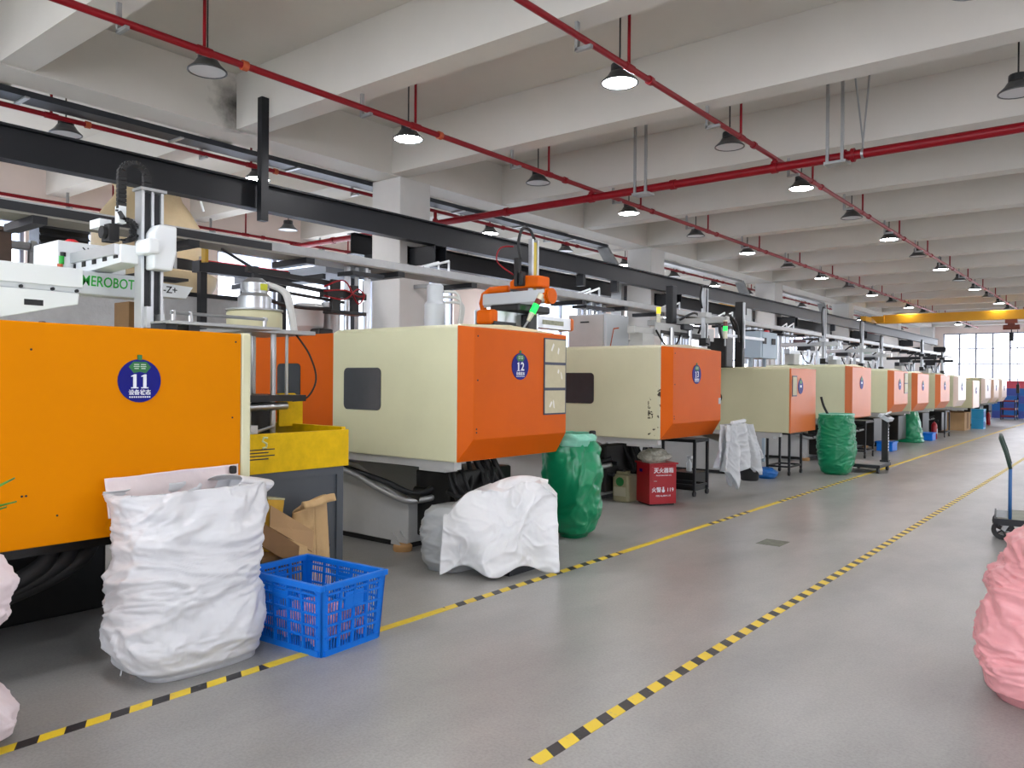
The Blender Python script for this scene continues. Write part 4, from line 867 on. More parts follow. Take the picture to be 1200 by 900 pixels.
# big white sack hung on the yellow machine: body, turned rim, inner face, hanging cord
r, _ = sack('white_sack', [(0,.06,.0,.17,.31,3.2),(.06,.03,-.03,.24,.36,3.2),(.22,.02,-.05,.27,.375,3),(.45,.01,-.045,.24,.365,3),(.66,-.02,.0,.215,.365,3),(.83,-.06,.04,.185,.40,3),(.97,-.10,.04,.15,.43,3.6)], SACK, 'large open white woven sack hung on the yellow machine panel', 'sack', (-4.18,2.34,0), nu=150, nv=120, amp=.030, fr=3.0, zstretch=1.7, seed=3, open_top=True, ridges=.6)
def backwall(u,v):
    y = 1.985+.82*u; return (-4.475+.012*sin(9*u)+.05*(1-v)*(1-u), y, .82+v*(.215+.02*u))
drape(backwall, 50, 20, 'inner_face', mat('pinkish_sack_inside','#e8dcdc',.45,bump=.3,bscale=14,sss=.15), r, .010, 4, 2)
def turned(u,v):
    y = 2.62+.24*u; zc = .96-.05*u; a = v*2*pi
    return (-4.32+.17*cos(a)-.03*u, y+.03*sin(a*2), zc+.055*sin(a)+.02*cos(a))
drape(turned, 16, 30, 'folded_rim', SACK, r, .012, 6, 5)
MB().b(-4.5,-4.43,2.735,2.775,1.0,1.05).build('clip', BLK, r, bevel=.01)
hose(r, [(-4.25,2.0,.02),(-4.22,1.97,.05),(-4.2,1.95,.02)], .005, SACK, 'loose_thread')

# white sheet over stacked sacks by machine 12
pr_ = thing('covered_stack', (-4.2,5.15,0), 'low stack covered by a crumpled white plastic sheet on the floor', 'covered stack')
sack('x', [(0,0,0,.27,.33,4),(.1,0,0,.31,.36,4),(.4,-.02,.02,.3,.36,3.5),(.52,-.03,.03,.26,.33,3),(.58,-.03,.03,.2,.25,3)], FROST, None, None, (-4.36,5.42,0), nu=90, nv=60, amp=.03, fr=4, seed=11, parent=pr_, part='frosted_sack')
sack('x', [(0,0,0,.17,.2,3),(.08,0,0,.2,.22,3.2),(.28,0,0,.21,.23,3),(.46,.0,.0,.19,.2,3),(.53,0,0,.13,.13,3)], FROST, None, None, (-4.58,4.93,0), nu=80, nv=50, amp=.028, fr=4.5, seed=14, parent=pr_, part='frosted_sack')
def cover(u,v):
    A = Vector((-4.38,4.58)); Bq = Vector((-3.72,5.24)); D = Vector((-.62,.78)); h = A+(Bq-A)*u
    topz = .50+.22*min(1,max(0,(u-.05)/.35))-.10*max(0,(u-.85)/.15)+.03*sin(9*u)
    if v < .55:
        k = v/.55; z = .015+.07*abs(sin(2.1*pi*u+.2))**2+(topz-.05)*k**.85; back = .2*k*k+.07*sin(2*pi*u*1.3+.6)*(1-k)+.03*sin(11*u+4*k)
    else:
        k = (v-.55)/.45; z = topz-.03+.05*sin(pi*k)-.30*k*k*k; back = .2+.62*k
    h = h+D*back+Vector((.3,.24))*(.10*(u-.5)*(1-v))
    return (h.x, h.y, max(.02,z))
drape(cover, 140, 130, 'plastic_sheet', SHEET, pr_, .034, 3.4, 4)
def fold(u,v):
    A = Vector((-4.30,4.86)); Bq = Vector((-3.80,5.42)); D = Vector((-.62,.78)); h = A+(Bq-A)*(.05+.8*u)+D*(.02+.42*v)
    return (h.x, h.y, .58+.2*sin(pi*min(1,v*1.1))*(.6+.4*sin(pi*u))+.04*u-.1*(1-u)*(1-v))
drape(fold, 70, 50, 'sheet_fold', SHEET, pr_, .02, 4.5, 9)
MB().b(-4.35,-4.0,4.98,5.45,.002,.09).build('tray', DARK, pr_)

# green sacks
r, _ = sack('green_sack', [(0,.02,.0,.11,.13,3),(.05,.02,.0,.16,.17,3),(.3,.03,.01,.23,.21,2.4),(.6,.0,.0,.25,.22,2.4),(.85,-.03,.01,.24,.21,2.5),(.98,-.05,.015,.21,.2,2.5)], GREENS, 'slumped open green woven sack hung beside the machine numbered 12', 'sack', (-4.58,6.74,0), nu=110, nv=90, amp=.045, fr=2.6, zstretch=.6, seed=21, open_top=True, group='green sacks')
sack('x', [(.94,-.05,.015,.225,.215,2.5),(1.0,-.05,.015,.235,.22,2.5),(1.06,-.06,.015,.215,.205,2.5)], GREENL, None, None, (-4.58,6.74,0), nu=90, nv=16, amp=.03, fr=4, seed=22, open_top=True, parent=r, part='turned_hem', flat=True)
MB().b(-4.46,-4.4,6.84,6.9,1.0,1.09).build('clip', BLK, r, bevel=.015); B(-4.66,-4.6,6.41,6.58,1.03,1.06).build('hook_bar', GALV, r)
r, _ = sack('green_sack', [(0,0,0,.17,.20,3),(.04,0,0,.22,.26,3),(.2,.0,.0,.26,.30,2.6),(.5,.0,.0,.28,.32,2.6),(.75,.0,.0,.26,.30,2.8),(1.0,.0,.0,.24,.29,3),(1.05,0,0,.24,.29,3)], GREENS, 'full round green woven sack standing before the wide cream machine', 'sack', (-4.2,14.45,0), nu=100, nv=90, amp=.028, fr=3.2, zstretch=1.6, seed=31, open_top=True, group='green sacks')
sack('x', [(1.0,0,0,.245,.295,3),(1.04,0,0,.25,.30,3),(1.07,0,0,.24,.29,3)], GREENL, None, None, (-4.2,14.45,0), nu=80, nv=8, amp=.015, fr=4, seed=32, open_top=True, parent=r, part='turned_hem', flat=True)
hose(r, [(-4.3,14.3,1.04),(-4.35,14.2,1.2),(-4.38,14.15,1.36)], .02, BLK, 'strap')
sack('green_sack', [(0,0,0,.34,.4,3),(.1,0,0,.3,.36,3),(.5,-.05,.0,.26,.33,3),(.84,-.06,0,.22,.3,3)], GREENS, 'wide based green woven sack under the far machine', 'sack', (-5.0,23.9,0), nu=70, nv=60, amp=.05, fr=2.4, seed=41, group='green sacks')
# hanging clear white bag on machine 14
r = thing('plastic_bag', (-4.4,11.0,.16), 'crumpled translucent white plastic bag hanging between two machines', 'bag')
LOW = [(0,.46),(.12,.42),(.2,.40),(.27,.17),(.33,.16),(.44,.36),(.56,.46),(.66,.50),(.78,.30),(.86,.28),(.93,.44),(1,.5)]
def hang(u,v, back=0):
    for (u0,z0),(u1,z1) in zip(LOW[:-1],LOW[1:]):
        if u0 <= u <= u1: lo = z0+(z1-z0)*(u-u0)/(u1-u0); break
    y = (9.86+.92*u)*(1-v**.8)+(9.64+1.56*u)*v**.8; z = 1.04-(1.04-lo-.03*back)*v-.03*abs(sin(5*u))*(1-v)
    x = -4.36-.09*back+(.02+.07*v)*sin(7.5*pi*u+1.5*v)+.05*v*(1-v)
    return (x+.085, y, z)
mf = mat('milky_film','#dfe2e4',.22,bump=.35,bscale=6,sss=.35,ridged=True)
drape(hang, 110, 70, 'front_film', mf, r, .03, 3.6, 6, .002)
drape(lambda u,v: hang(1-u,v,1), 80, 50, 'back_film', mf, r, .03, 3.6, 8, .002)
B(-4.45,-4.41,10.06,10.85,.99,1.03).build('hook_bar', GALV, r); MB().bar((-4.4,10.35,1.04),(-4.4,10.8,1.06),.06,.05).build('folded_top', SHEET, r, bevel=.02)

# pink sack on the right, pale pink sacks on the left
sack('pink_sack', [(0,.02,.01,.36,.36,3.6),(.04,.01,0,.39,.39,3.4),(.3,.0,.0,.41,.41,2.7),(.5,.03,.0,.40,.40,2.5),(.75,.07,.02,.35,.35,2.3),(.92,.13,.05,.27,.27,2.2),(1.02,.18,.08,.14,.14,2)], PINKS, 'bulging pink sack standing alone in the aisle', 'sack', (-.24,4.95,0), nu=160, nv=140, amp=.034, fr=3.6, zstretch=2.0, seed=51, ridges=.7)
r, _ = sack('pale_sack', [(0,0,0,.12,.14,3),(.05,0,0,.18,.2,3),(.12,-.01,-.01,.2,.22,2.6),(.25,-.04,-.06,.15,.17,2.4),(.42,-.06,-.06,.1,.12,2.4),(.56,.02,.0,.17,.16,2.4),(.70,.02,0,.19,.19,2.4),(.8,0,0,.14,.14,2.3),(.85,0,-.02,.06,.06,2)], PINKW, 'pale pinkish sack gathered at its waist beside the yellow machine', 'sack', (-3.93,1.12,0), nu=90, nv=100, amp=.03, fr=4.4, seed=61)

# ================================================================== FLOOR OBJECTS
# blue slotted crate with pink parts
CW, CD, CH = .72, .52, .42
def crate(loc, rz, label):
    t = thing('plastic_crate', loc, label, 'crate', rz=rz)
    tp = .025
    def bld(m, n, mm=BLUEC, **k): return m.build(n, mm, t, world=False, **k)
    bld(B(-CW/2+tp,CW/2-tp,-CD/2+tp,CD/2-tp,.012,.03), 'bottom')
    rim = MB()
    for (x0,x1,y0,y1) in ((-CW/2-.012,CW/2+.012,-CD/2-.012,-CD/2+.02),(-CW/2-.012,CW/2+.012,CD/2-.02,CD/2+.012),(-CW/2-.012,-CW/2+.02,-CD/2+.02,CD/2-.02),(CW/2-.02,CW/2+.012,-CD/2+.02,CD/2-.02)): rim.b(x0,x1,y0,y1,CH-.035,CH)
    bld(rim, 'rim', bevel=.004)
    for sx in (-1,1):
        for sy in (-1,1):
            x, y = sx*(CW/2), sy*(CD/2); xi, yi = sx*tp, sy*tp
            a = MB().hexa([(x-xi,y-yi,0),(x-xi-sx*.05,y-yi,0),(x-xi-sx*.05,y-yi-sy*.012,0),(x-xi,y-yi-sy*.012,0)],[(x,y,CH-.03),(x-sx*.05,y,CH-.03),(x-sx*.05,y-sy*.012,CH-.03),(x,y-sy*.012,CH-.03)])
            a.hexa([(x-xi,y-yi,0),(x-xi,y-yi-sy*.05,0),(x-xi-sx*.012,y-yi-sy*.05,0),(x-xi-sx*.012,y-yi,0)],[(x,y,CH-.03),(x,y-sy*.05,CH-.03),(x-sx*.012,y-sy*.05,CH-.03),(x-sx*.012,y,CH-.03)])
            bld(a, 'corner_post')
    for side in range(4):
        ln = (CW if side < 2 else CD)-.09; n = 5 if side < 2 else 4
        def pt(u, z, d):   # u along side, d outward offset
            k = z/CH; ins = tp*(1-k)
            if side == 0: return (u, -CD/2+ins-d, z)
            if side == 1: return (u, CD/2-ins+d, z)
            if side == 2: return (-CW/2+ins-d, u, z)
            return (CW/2-ins+d, u, z)
        m = MB()
        def strip(u0,u1,z0,z1,d0=-.008,d1=.002): m.hexa([pt(u0,z0,d0),pt(u1,z0,d0),pt(u1,z0,d1),pt(u0,z0,d1)],[pt(u0,z1,d0),pt(u1,z1,d0),pt(u1,z1,d1),pt(u0,z1,d1)])
        for z in (.0,.10,.17,.24,.31,.355): strip(-ln/2,ln/2,z,z+(.035 if z == 0 else .012),-.008,.008)
        for i in range(1,n): strip(-ln/2+ln*i/n-.009,-ln/2+ln*i/n+.009,.03,CH-.035,-.008,.008)
        nb = int(ln/.021)
        for i in range(nb): u = -ln/2+ln*(i+.5)/nb; strip(u-.003,u+.003,.03,CH-.035,-.004,0)
        g = bld(m, 'slotted_side'); 
        if side in (2,3):
            m2 = MB(); m = m2; strip(-.075,.075,.25,.345,-.004,.006); bld(m2, 'grip_plate')
        else:
            m2 = MB(); m = m2; strip(-.07,.07,.30,.345,-.004,.006); bld(m2, 'grip_plate')
    return t
crate((-4.0,3.04,.0), R_(4), 'blue slotted plastic crate of pink parts on the floor tape')
rnd = random.Random(5)
def part_mesh():
    m = MB(); 
    m.lathe([(.011,-.0245),(.02,-.0168),(.0258,-.0055),(.0225,0),(.0258,.0055),(.02,.0168),(.011,.0245)], n=12)
    return m
pp = tag(part_mesh().build('molded_part', PINKP, auto=True), 'small pink molded plastic part lying in the blue crate', 'plastic part', 'pink molded parts in the crate')
pp.data.transform(Matrix.Translation((0,0,-.0245)))   # turn about the part's centre
first = True
pos = []
DPART = .0542
for k in range(900):
    best = None
    for tr_ in range(14):   # drop a part at a few spots and keep the lowest resting place
        x = rnd.uniform(-.278,.278); y = rnd.uniform(-.184,.184); z = .0575
        for (a,b_,c_) in pos:
            d2 = (x-a)**2+(y-b_)**2
            if d2 < DPART**2: z = max(z, c_+math.sqrt(DPART**2-d2))
        hmax = .11+.15*max(0,(x+.28)/.56)*(1-.35*abs(y)/.18)+.03*sin(11*x+3)+.025*sin(17*y)
        if z < hmax and (best is None or z < best[2]): best = (x,y,z)
    if best is None or len(pos) > 280: continue
    x, y, z = best
    pos.append((x,y,z))
    q = pp if first else pp.copy()
    if not first: col.objects.link(q)
    first = False
    c_, s_ = cos(R_(4)), sin(R_(4)); q.location = (-4.0+x*c_-y*s_, 3.04+x*s_+y*c_, z); q.rotation_euler = (rnd.uniform(0,6),rnd.uniform(0,6),rnd.uniform(0,6))

# cardboard and paper scraps in front of the slate cabinet
pbag = thing('paper_sack', (-4.6,3.42,0), 'crumpled kraft paper sack standing against the slate cabinet', 'sack')
def kp(u,v):
    a = u*2*pi; w_ = .19-.05*v; return (-4.66+.10*(1-.5*v)*cos(a), 3.50+w_*sin(a)+.0*v, .002+.70*v+.05*sin(a)*v)
drape(kp, 60, 40, 'paper', KRAFT, pbag, .02, 4, 3, .003)
def kt(u,v): return (-4.58+.05*v+.02*sin(6*u), 3.36+.28*u, .69+.03*u+.05*sin(pi*v))
drape(kt, 20, 8, 'rolled_top', KRAFT, pbag, .01, 8, 2, .004)
cbx = thing('open_carton', (-4.62,3.12,0), 'opened brown cardboard carton with flaps leaning by the white sack', 'carton')
MB().b(-4.77,-4.48,2.99,3.25,.0,.42).build('body', CARDD, cbx)
def flap(pts, m): # thin board: two edges, front and back
    q = [Vector(p)+Vector((-.085,0,0)) for p in pts]; d = Vector((.006,0,.004))
    MB().hexa([q[0],q[1],q[1]+d,q[0]+d],[q[2],q[3],q[3]+d,q[2]+d]).build('flap', m, cbx)
flap([(-4.40,2.98,.66),(-4.37,3.26,.46),(-4.38,2.98,.50),(-4.36,3.24,.32)], CARDD)
flap([(-4.50,3.12,.74),(-4.42,3.42,.53),(-4.48,3.10,.60),(-4.39,3.38,.40)], CARD)
flap([(-4.45,3.04,.60),(-4.39,3.34,.44),(-4.43,3.06,.46),(-4.375,3.34,.37)], KRAFT)
gc = thing('yellow_carton', (-4.69,3.1,.42), 'small yellow carton with a clear wrapped top, tucked in the open carton', 'carton')
MB().ob((-4.68,3.165,.595),(.13,.13,.35), Matrix.Rotation(R_(-8),3,'X')).build('body', GOLD, gc); MB().ob((-4.68,3.19,.776),(.135,.135,.012), Matrix.Rotation(R_(-8),3,'X')).build('wrapped_top', mat('clear_wrap','#b9b48c',.15,var=.2,scale=30), gc)

# fire extinguisher box, jerrycan
fb = thing('fire_box', (-4.97,9.25,0), 'red metal fire extinguisher box with white lettering under the machine numbered 13', 'box', rz=R_(-33))
B(-5.15,-4.79,9.06,9.45,.02,.53).build('body', FIRE, fb, bevel=.006); B(-5.17,-4.77,9.04,9.47,.53,.55).build('lid', FIRE, fb, bevel=.005)
B(-4.79,-4.782,9.09,9.42,.31,.5).build('hatch', FIRE, fb); B(-4.782,-4.778,9.12,9.16,.315,.322).build('latch', GALV, fb); B(-5.13,-4.81,9.08,9.43,0,.02).build('foot', BLK, fb)
B(-5.06,-4.99,9.054,9.06,.42,.46).build('sticker', BADGE, fb)
text('灭火器箱', .072, PRINT, fb, (-4.7805,9.26,.45), FACEX, 'lettering', bold=.001); text('FIRE EXTINGUISHER BOX', .02, PRINT, fb, (-4.7805,9.26,.39), FACEX, 'lettering')
text('火警', .07, PRINT, fb, (-4.7885,9.16,.2), FACEX, 'lettering', bold=.001); text('119', .07, PRINT, fb, (-4.7885,9.36,.2), FACEX, 'lettering'); text('FIRE ALARM 119', .03, PRINT, fb, (-4.7885,9.26,.125), FACEX, 'lettering')
MB().cyl((-4.79,9.26,.19),(-4.788,9.26,.19),.022,14).b(-4.79,-4.788,9.25,9.27,.2,.24).build('emblem', PRINT, fb)
jc = thing('jerrycan', (-5.38,9.17,0), 'tan plastic jerrycan with green label beside the red fire box', 'jerrycan')
MB().rrect(2, -5.515,-5.255,9.03,9.3,.0,.36,.05).build('body', mat('tan_plastic','#8d8a6c',.45,var=.08,scale=8), jc, bevel=.02); MB().b(-5.475,-5.295,9.08,9.12,.36,.4).cyl((-5.375,9.22,.36),(-5.375,9.22,.4),.035,12).build('handle', MATS['tan_plastic'], jc, bevel=.01)
MB().cyl((-5.385,9.026,.27),(-5.385,9.03,.27),.06,16).build('label', BADGEG, jc); B(-5.475,-5.295,9.024,9.03,.08,.2).build('paper_label', mat('faded_paper','#a6a48f',.6), jc)
# rag bundle on the fire box
rg = thing('rag_bundle', (-4.97,9.2,.55), 'bundle of crumpled dirty white rags on the red fire box', 'rags')
sack('x', [(0,0,0,.12,.17,2.5),(.06,0,0,.15,.19,2.4),(.13,0,.02,.1,.13,2.2),(.17,0,.03,.04,.06,2)], mat('dirty_rag','#a8a69a',.8,var=.5,scale=14), None, None, (-4.97,9.2,.55), nu=50, nv=30, amp=.04, fr=7, seed=77, parent=rg, part='cloth')

# steel racks with casters by the machines
def rack(x0,x1,y0,y1,h,label):
    t = thing('steel_rack', ((x0+x1)/2,(y0+y1)/2,0), label, 'rack', 'steel racks under the machines')
    for x in (x0,x1):
        for y in (y0,y1):
            l = B(x-.018,x+.018,y-.018,y+.018,.09,h).build('leg', DARK, t); MB().cyl((x-.015,y,.04),(x+.015,y,.04),.04,14).b(x-.012,x+.012,y-.02,y+.02,.05,.09).build('caster', BLK, l, auto=True)
    for z in (.15,h-.03):
        MB().b(x0,x1,y0-.015,y0+.015,z-.015,z+.015).b(x0,x1,y1-.015,y1+.015,z-.015,z+.015).b(x0-.015,x0+.015,y0,y1,z-.015,z+.015).b(x1-.015,x1+.015,y0,y1,z-.015,z+.015).build('frame', DARK, t)
    B(x0,x1,y0,y1,h-.015,h).build('top', DARK, t)
rack(-5.55,-4.85,10.14,10.55,.8,'dark steel rack on casters beyond the red fire box')
rack(-5.1,-4.72,13.55,14.15,.75,'dark steel rack on casters beside the tall green sack')
rack(-5.2,-4.6,17.85,18.5,.8,'dark steel rack on casters before the platform scale')
rack(-5.2,-4.6,26.6,27.3,.8,'dark steel rack on casters before the brown carton')
bt = thing('spray_bottle', (-5.3,10.9,0), 'white spray bottle in the dark between two machines', 'bottle')
MB().b(-5.5,-5.1,10.7,11.1,0,.26).build('stand', OILY, bt); MB().lathe([(.035,.26),(.04,.27),(.04,.38),(.015,.43),(.015,.45)],(-5.3,10.9,0),14).build('bottle', WHITEP, bt, auto=True); MB().b(-5.33,-5.25,10.88,10.92,.45,.49).build('trigger', WHITEP, bt)
bk = thing('waste_bucket', (-5.0,12.5,0), 'black bucket with a blue rag beside the hanging plastic bag', 'bucket')
MB().lathe([(.13,0),(.14,.02),(.17,.36),(.18,.37)],(-5.0,12.5,0),20,cap=False).build('body', BLK, bk, auto=True); MB().lathe([(.12,.03),(.12,.04)],(-5.0,12.5,0),16).build('bottom', BLK, bk)
sack('blue_rag', [(0,0,0,.12,.14,2.5),(.08,0,0,.13,.15,2.4),(.17,0,0,.05,.06,2.2)], BLUED, 'crumpled blue rag on the floor beside the black bucket', 'rag', (-4.9,13.0,0), nu=40, nv=24, amp=.03, fr=6, seed=81)

# platform scale
ps = thing('platform_scale', (-3.85,15.35,0), 'black wheeled platform scale with tilted white display on a post', 'scale')
B(-4.2,-3.6,14.95,15.75,.09,.15).build('platform', DARK, ps, bevel=.01); B(-4.18,-3.62,14.97,15.73,.15,.158).build('steel_plate', GALV, ps)
for (x,y) in ((-4.15,15.02),(-3.65,15.02),(-4.15,15.68),(-3.65,15.68)): MB().cyl((x-.02,y,.05),(x+.02,y,.05),.05,14).b(x-.015,x+.015,y-.02,y+.02,.05,.09).build('caster', BLK, ps, auto=True)
B(-3.74,-3.63,15.62,15.70,.15,.95).build('post', BLK, ps, bevel=.008); B(-3.76,-3.61,15.6,15.72,.15,.19).build('post_base', DARK, ps)
for k in range(8): B(-3.628,-3.626,15.64,15.68,.36+.055*k,.395+.055*k).build('lettering_block', PRINT, ps)
MB().ob((-3.66,15.6,.98),(.2,.36,.07), Matrix.Rotation(R_(30),3,'Y')).build('display', LGREY, ps, bevel=.01)
MB().ob((-3.625,15.56,1.01),(.07,.2,.01), Matrix.Rotation(R_(30),3,'Y')).build('screen', DARK, ps)
MB().tube([(-3.7,15.4,1.0),(-3.62,15.4,1.06),(-3.62,15.8,1.08),(-3.7,15.8,1.02)],.012,6).build('guard_loop', WHITEP, ps)

# platform trolley at right
tr = thing('platform_trolley', (-.5,9.9,0), 'hand trolley with blue folding handle and black wheels in the aisle', 'trolley', rz=R_(6.5))
B(-1.2,.35,9.5,10.25,.2,.225).build('platform', TROLP, tr, bevel=.008); MB().b(-1.2,.35,9.49,9.52,.16,.225).b(-1.2,.35,10.23,10.26,.16,.225).b(-1.22,-1.19,9.49,10.26,.16,.225).build('frame', DARK, tr)
for (x,y) in ((-1.14,9.56),(-1.14,10.19),(.25,9.56),(.25,10.19)):
    wl = MB().lathe([(.06,-.02),(.1,-.022),(.104,-.01),(.104,.01),(.1,.022),(.06,.02)], n=20, cap=False); 
    for v_ in wl.v: v_.x, v_.y, v_.z = x+v_.x, y+v_.z, .105+v_.y
    wo = wl.build('wheel', BLK, tr, auto=True)
    sp_ = MB(); 
    for k in range(5): a = 2*pi*k/5; sp_.bar((x,y,.105),(x+.065*cos(a),y,.105+.065*sin(a)),.02,.014)
    sp_.cyl((x,y-.03,.105),(x,y+.03,.105),.018,10).build('spokes', BLK, wo)
    MB().bar((x,y-.035,.105),(x+.05,y-.035,.19),.006,.04).bar((x,y+.035,.105),(x+.05,y+.035,.19),.006,.04).build('fork', GALV, tr)
for y in (9.53,10.22):
    MB().tube([(-1.08,y,.22),(-1.08,y,.75)],.016,8).build('handle_tube', TROLB, tr, smooth=True)
MB().tube([(-1.08,9.53,.74),(-1.12,9.53,.9),(-1.16,9.53,1.02),(-1.17,9.55,1.05),(-1.17,10.2,1.05),(-1.16,10.22,1.02),(-1.12,10.22,.9),(-1.08,10.22,.74)],.018,8).build('grip', mat('dark_green_grip','#20392f',.5), tr, smooth=True)
B(-1.2,-1.1,9.6,9.75,.225,.3).build('hinge', GALV, tr)

# potted plant just at the left edge
pl = thing('potted_plant', (-3.5,.72,0), 'potted plant whose long green leaves reach past the yellow panel', 'plant')
MB().lathe([(.1,0),(.11,.01),(.15,.3),(.16,.32),(.14,.32)],(-3.5,.72,0),20).build('pot', mat('terracotta','#8a5a44',.8), pl, auto=True)
MB().cyl((-3.5,.72,.3),(-3.55,.76,.88),.02,8).build('stem', mat('plant_stem','#5f6a38',.7), pl)
def leaf(base, tip, wd, droop):
    b0, t0 = Vector(base), Vector(tip); m = MB(); n = 8; d = t0-b0; sd = Vector((.25,0,1)).cross(d).normalized(); vv = []
    for i in range(n+1):
        k = i/n; p = b0+d*k+Vector((0,0,droop*sin(pi*k))); w_ = wd*(sin(pi*min(1,.12+.88*k))**.8 if k < 1 else .02)
        vv += [p-sd*w_, p+Vector((0,0,-.006)), p+sd*w_]
    m.add(vv, [(3*i+j,3*i+j+1,3*i+4+j,3*i+3+j) for i in range(n) for j in range(2)]); return m.build('leaf', LEAF, pl, smooth=True, solid=.002)
for (t_, w_, dr) in (((-3.78,1.30,1.165),.02,.03),((-3.8,1.315,1.06),.012,.05),((-3.78,1.27,1.045),.012,.03),((-3.3,.9,1.25),.02,.05),((-3.8,.6,1.2),.02,.04),((-3.25,.6,1.1),.02,.06),((-3.5,.4,1.15),.02,.06),((-3.45,.8,1.4),.02,.02)): leaf((-3.55,.76,.86), t_, w_, dr)

# ---- under and beyond the far machines
wc = thing('wooden_cabinet', (-5.4,21.7,0), 'orange brown wooden cabinet under the machines beyond the scale', 'cabinet')
B(-5.75,-5.15,21.4,22.0,.05,.85).build('body', mat('orange_brown_wood','#9a6a22',.5,var=.1,scale=4), wc, bevel=.008); B(-5.15,-5.14,21.43,21.68,.08,.82).build('door', MATS['orange_brown_wood'], wc); B(-5.15,-5.14,21.7,21.97,.08,.82).build('door', mat('pale_ply','#c9a56a',.5), wc); B(-5.7,-5.2,21.45,21.95,0,.05).build('plinth', BLK, wc)
for (x,y,lab) in ((-4.74,20.3,'low blue plastic tub beyond the platform scale'),(-4.75,24.9,'low blue plastic tub beside the wide based green sack')):
    q = thing('plastic_tub', (x,y,0), lab, 'tub'); MB().b(x-.18,x+.18,y-.24,y+.24,0,.2).build('body', BLUEC, q, bevel=.02); MB().b(x-.2,x+.2,y-.26,y+.26,.2,.225).build('rim', BLUEC, q)
for (x,y,lab) in ((-4.7,25.6,'red fire extinguisher before the brown carton'),(-4.75,36.4,'red fire extinguisher under the far end machines')):
    q = thing('fire_extinguisher', (x,y,0), lab, 'extinguisher'); MB().lathe([(.07,0),(.08,.02),(.08,.4),(.05,.47),(.02,.49),(.02,.52)],(x,y,0),16).build('cylinder', FIRE, q, auto=True); MB().b(x-.015,x+.1,y-.015,y+.015,.52,.56).build('handle', BLK, q); B(x+.078,x+.082,y-.04,y+.04,.15,.3).build('label', PRINT, q)
bb = thing('brown_carton', (-5.1,31.6,0), 'large brown cardboard carton under the far machines', 'carton')
MB().b(-5.35,-4.75,31.0,32.2,.0,.62).build('body', CARD, bb); MB().hexa([(-5.35,31.0,.62),(-4.75,31.0,.62),(-4.75,31.006,.62),(-5.35,31.006,.62)],[(-5.35,30.8,.685),(-4.75,30.8,.685),(-4.75,30.806,.685),(-5.35,30.806,.685)]).build('flap', CARDD, bb); B(-4.75,-4.748,31.4,31.8,.05,.6).build('tape_seam', CARDD, bb)
q = thing('brown_carton', (-5.5,30,0), 'dark brown carton tucked deep under the machine before the blue crate', 'carton'); B(-5.9,-5.2,29.5,30.5,0,.7).build('body', CARDD, q); B(-5.2,-5.198,29.9,30.1,.05,.65).build('tape_seam', CARD, q)
def small_crate(x,y,z,m,label,group,sx=.4,sy=.55,sz=.36):
    t = thing('plastic_crate',(x,y,z),label,'crate',group)
    MB().b(x-sx/2+.01,x+sx/2-.01,y-sy/2+.01,y+sy/2-.01,z,z+sz-.03).build('body', m, t)
    MB().b(x-sx/2,x+sx/2,y-sy/2,y+sy/2,z+sz-.05,z+sz-.004).build('rim', m, t)
    for k in range(3): MB().b(x+sx/2-.012,x+sx/2-.002,y-sy/2+.04+k*.17,y-sy/2+.14+k*.17,z+.06,z+sz-.09).build('slot', BLUED if m != BLUED else DARK, t)
    return t
small_crate(-4.6,32.9,0,mat('light_blue_plastic','#2a9ad0',.4),'light blue plastic crate beside the large brown carton','small blue crates'); small_crate(-4.6,32.9,.36,MATS['light_blue_plastic'],'light blue plastic crate beside the large brown carton','small blue crates')
rnd = random.Random(3)
for ix in range(6):
    for iy in range(3):
        n = 5 if ix < 3 else 4
        x = -5.5+ix*.62; y = 44.6+iy*.8
        for k in range(n):
            top = k == n-1 and ix < 3
            small_crate(x,y,k*.36,REDC if top else (BLUED if (ix+iy+k) % 2 else mat('violet_blue_plastic','#3a4c98',.4)), 'red plastic crate on top of the far crate stacks' if top else 'blue plastic crate in the tall stacks by the far window','red crates on the far stacks' if top else 'stacked blue crates', .58,.74,.36)
for k in range(3):
    for j in range(2): small_crate(-6.4+.0*k,40.8+k*.8,j*.36,BLUED,'blue plastic crate stacked low behind the red shelf cart','low blue crates',.6,.74,.36)
rc = thing('shelf_cart', (-4.75,42.6,0), 'dark red three shelf cart with white corner blocks before the blue crates', 'cart')
for z in (.12,.46,.82): 
    MB().b(-5.05,-4.45,42.2,43.1,z,z+.07).build('shelf', mat('dark_red_paint','#7a1822',.5), rc)
    for y in (42.25,43.05): B(-4.452,-4.44,y-.05,y+.05,z-.01,z+.09).build('corner_block', WHITEP, rc)
for (x,y) in ((-5.03,42.22),(-4.47,42.22),(-5.03,43.08),(-4.47,43.08)):
    l = B(x-.02,x+.02,y-.02,y+.02,.08,.95).build('post', DARK, rc); MB().cyl((x-.015,y,.04),(x+.015,y,.04),.04,12).build('caster', BLK, l, auto=True)
q = thing('olive_drum', (-5.0,35.1,0), 'olive drum under the far machines', 'drum'); MB().lathe([(.27,0),(.28,.02),(.28,.3),(.29,.31),(.28,.32),(.28,.58),(.26,.6)],(-5.0,35.1,0),20).build('body', mat('olive_paint','#6b6a48',.5), q, auto=True); MB().cyl((-4.9,35.1,.6),(-4.9,35.1,.63),.04,10).build('bung', DARK, q)

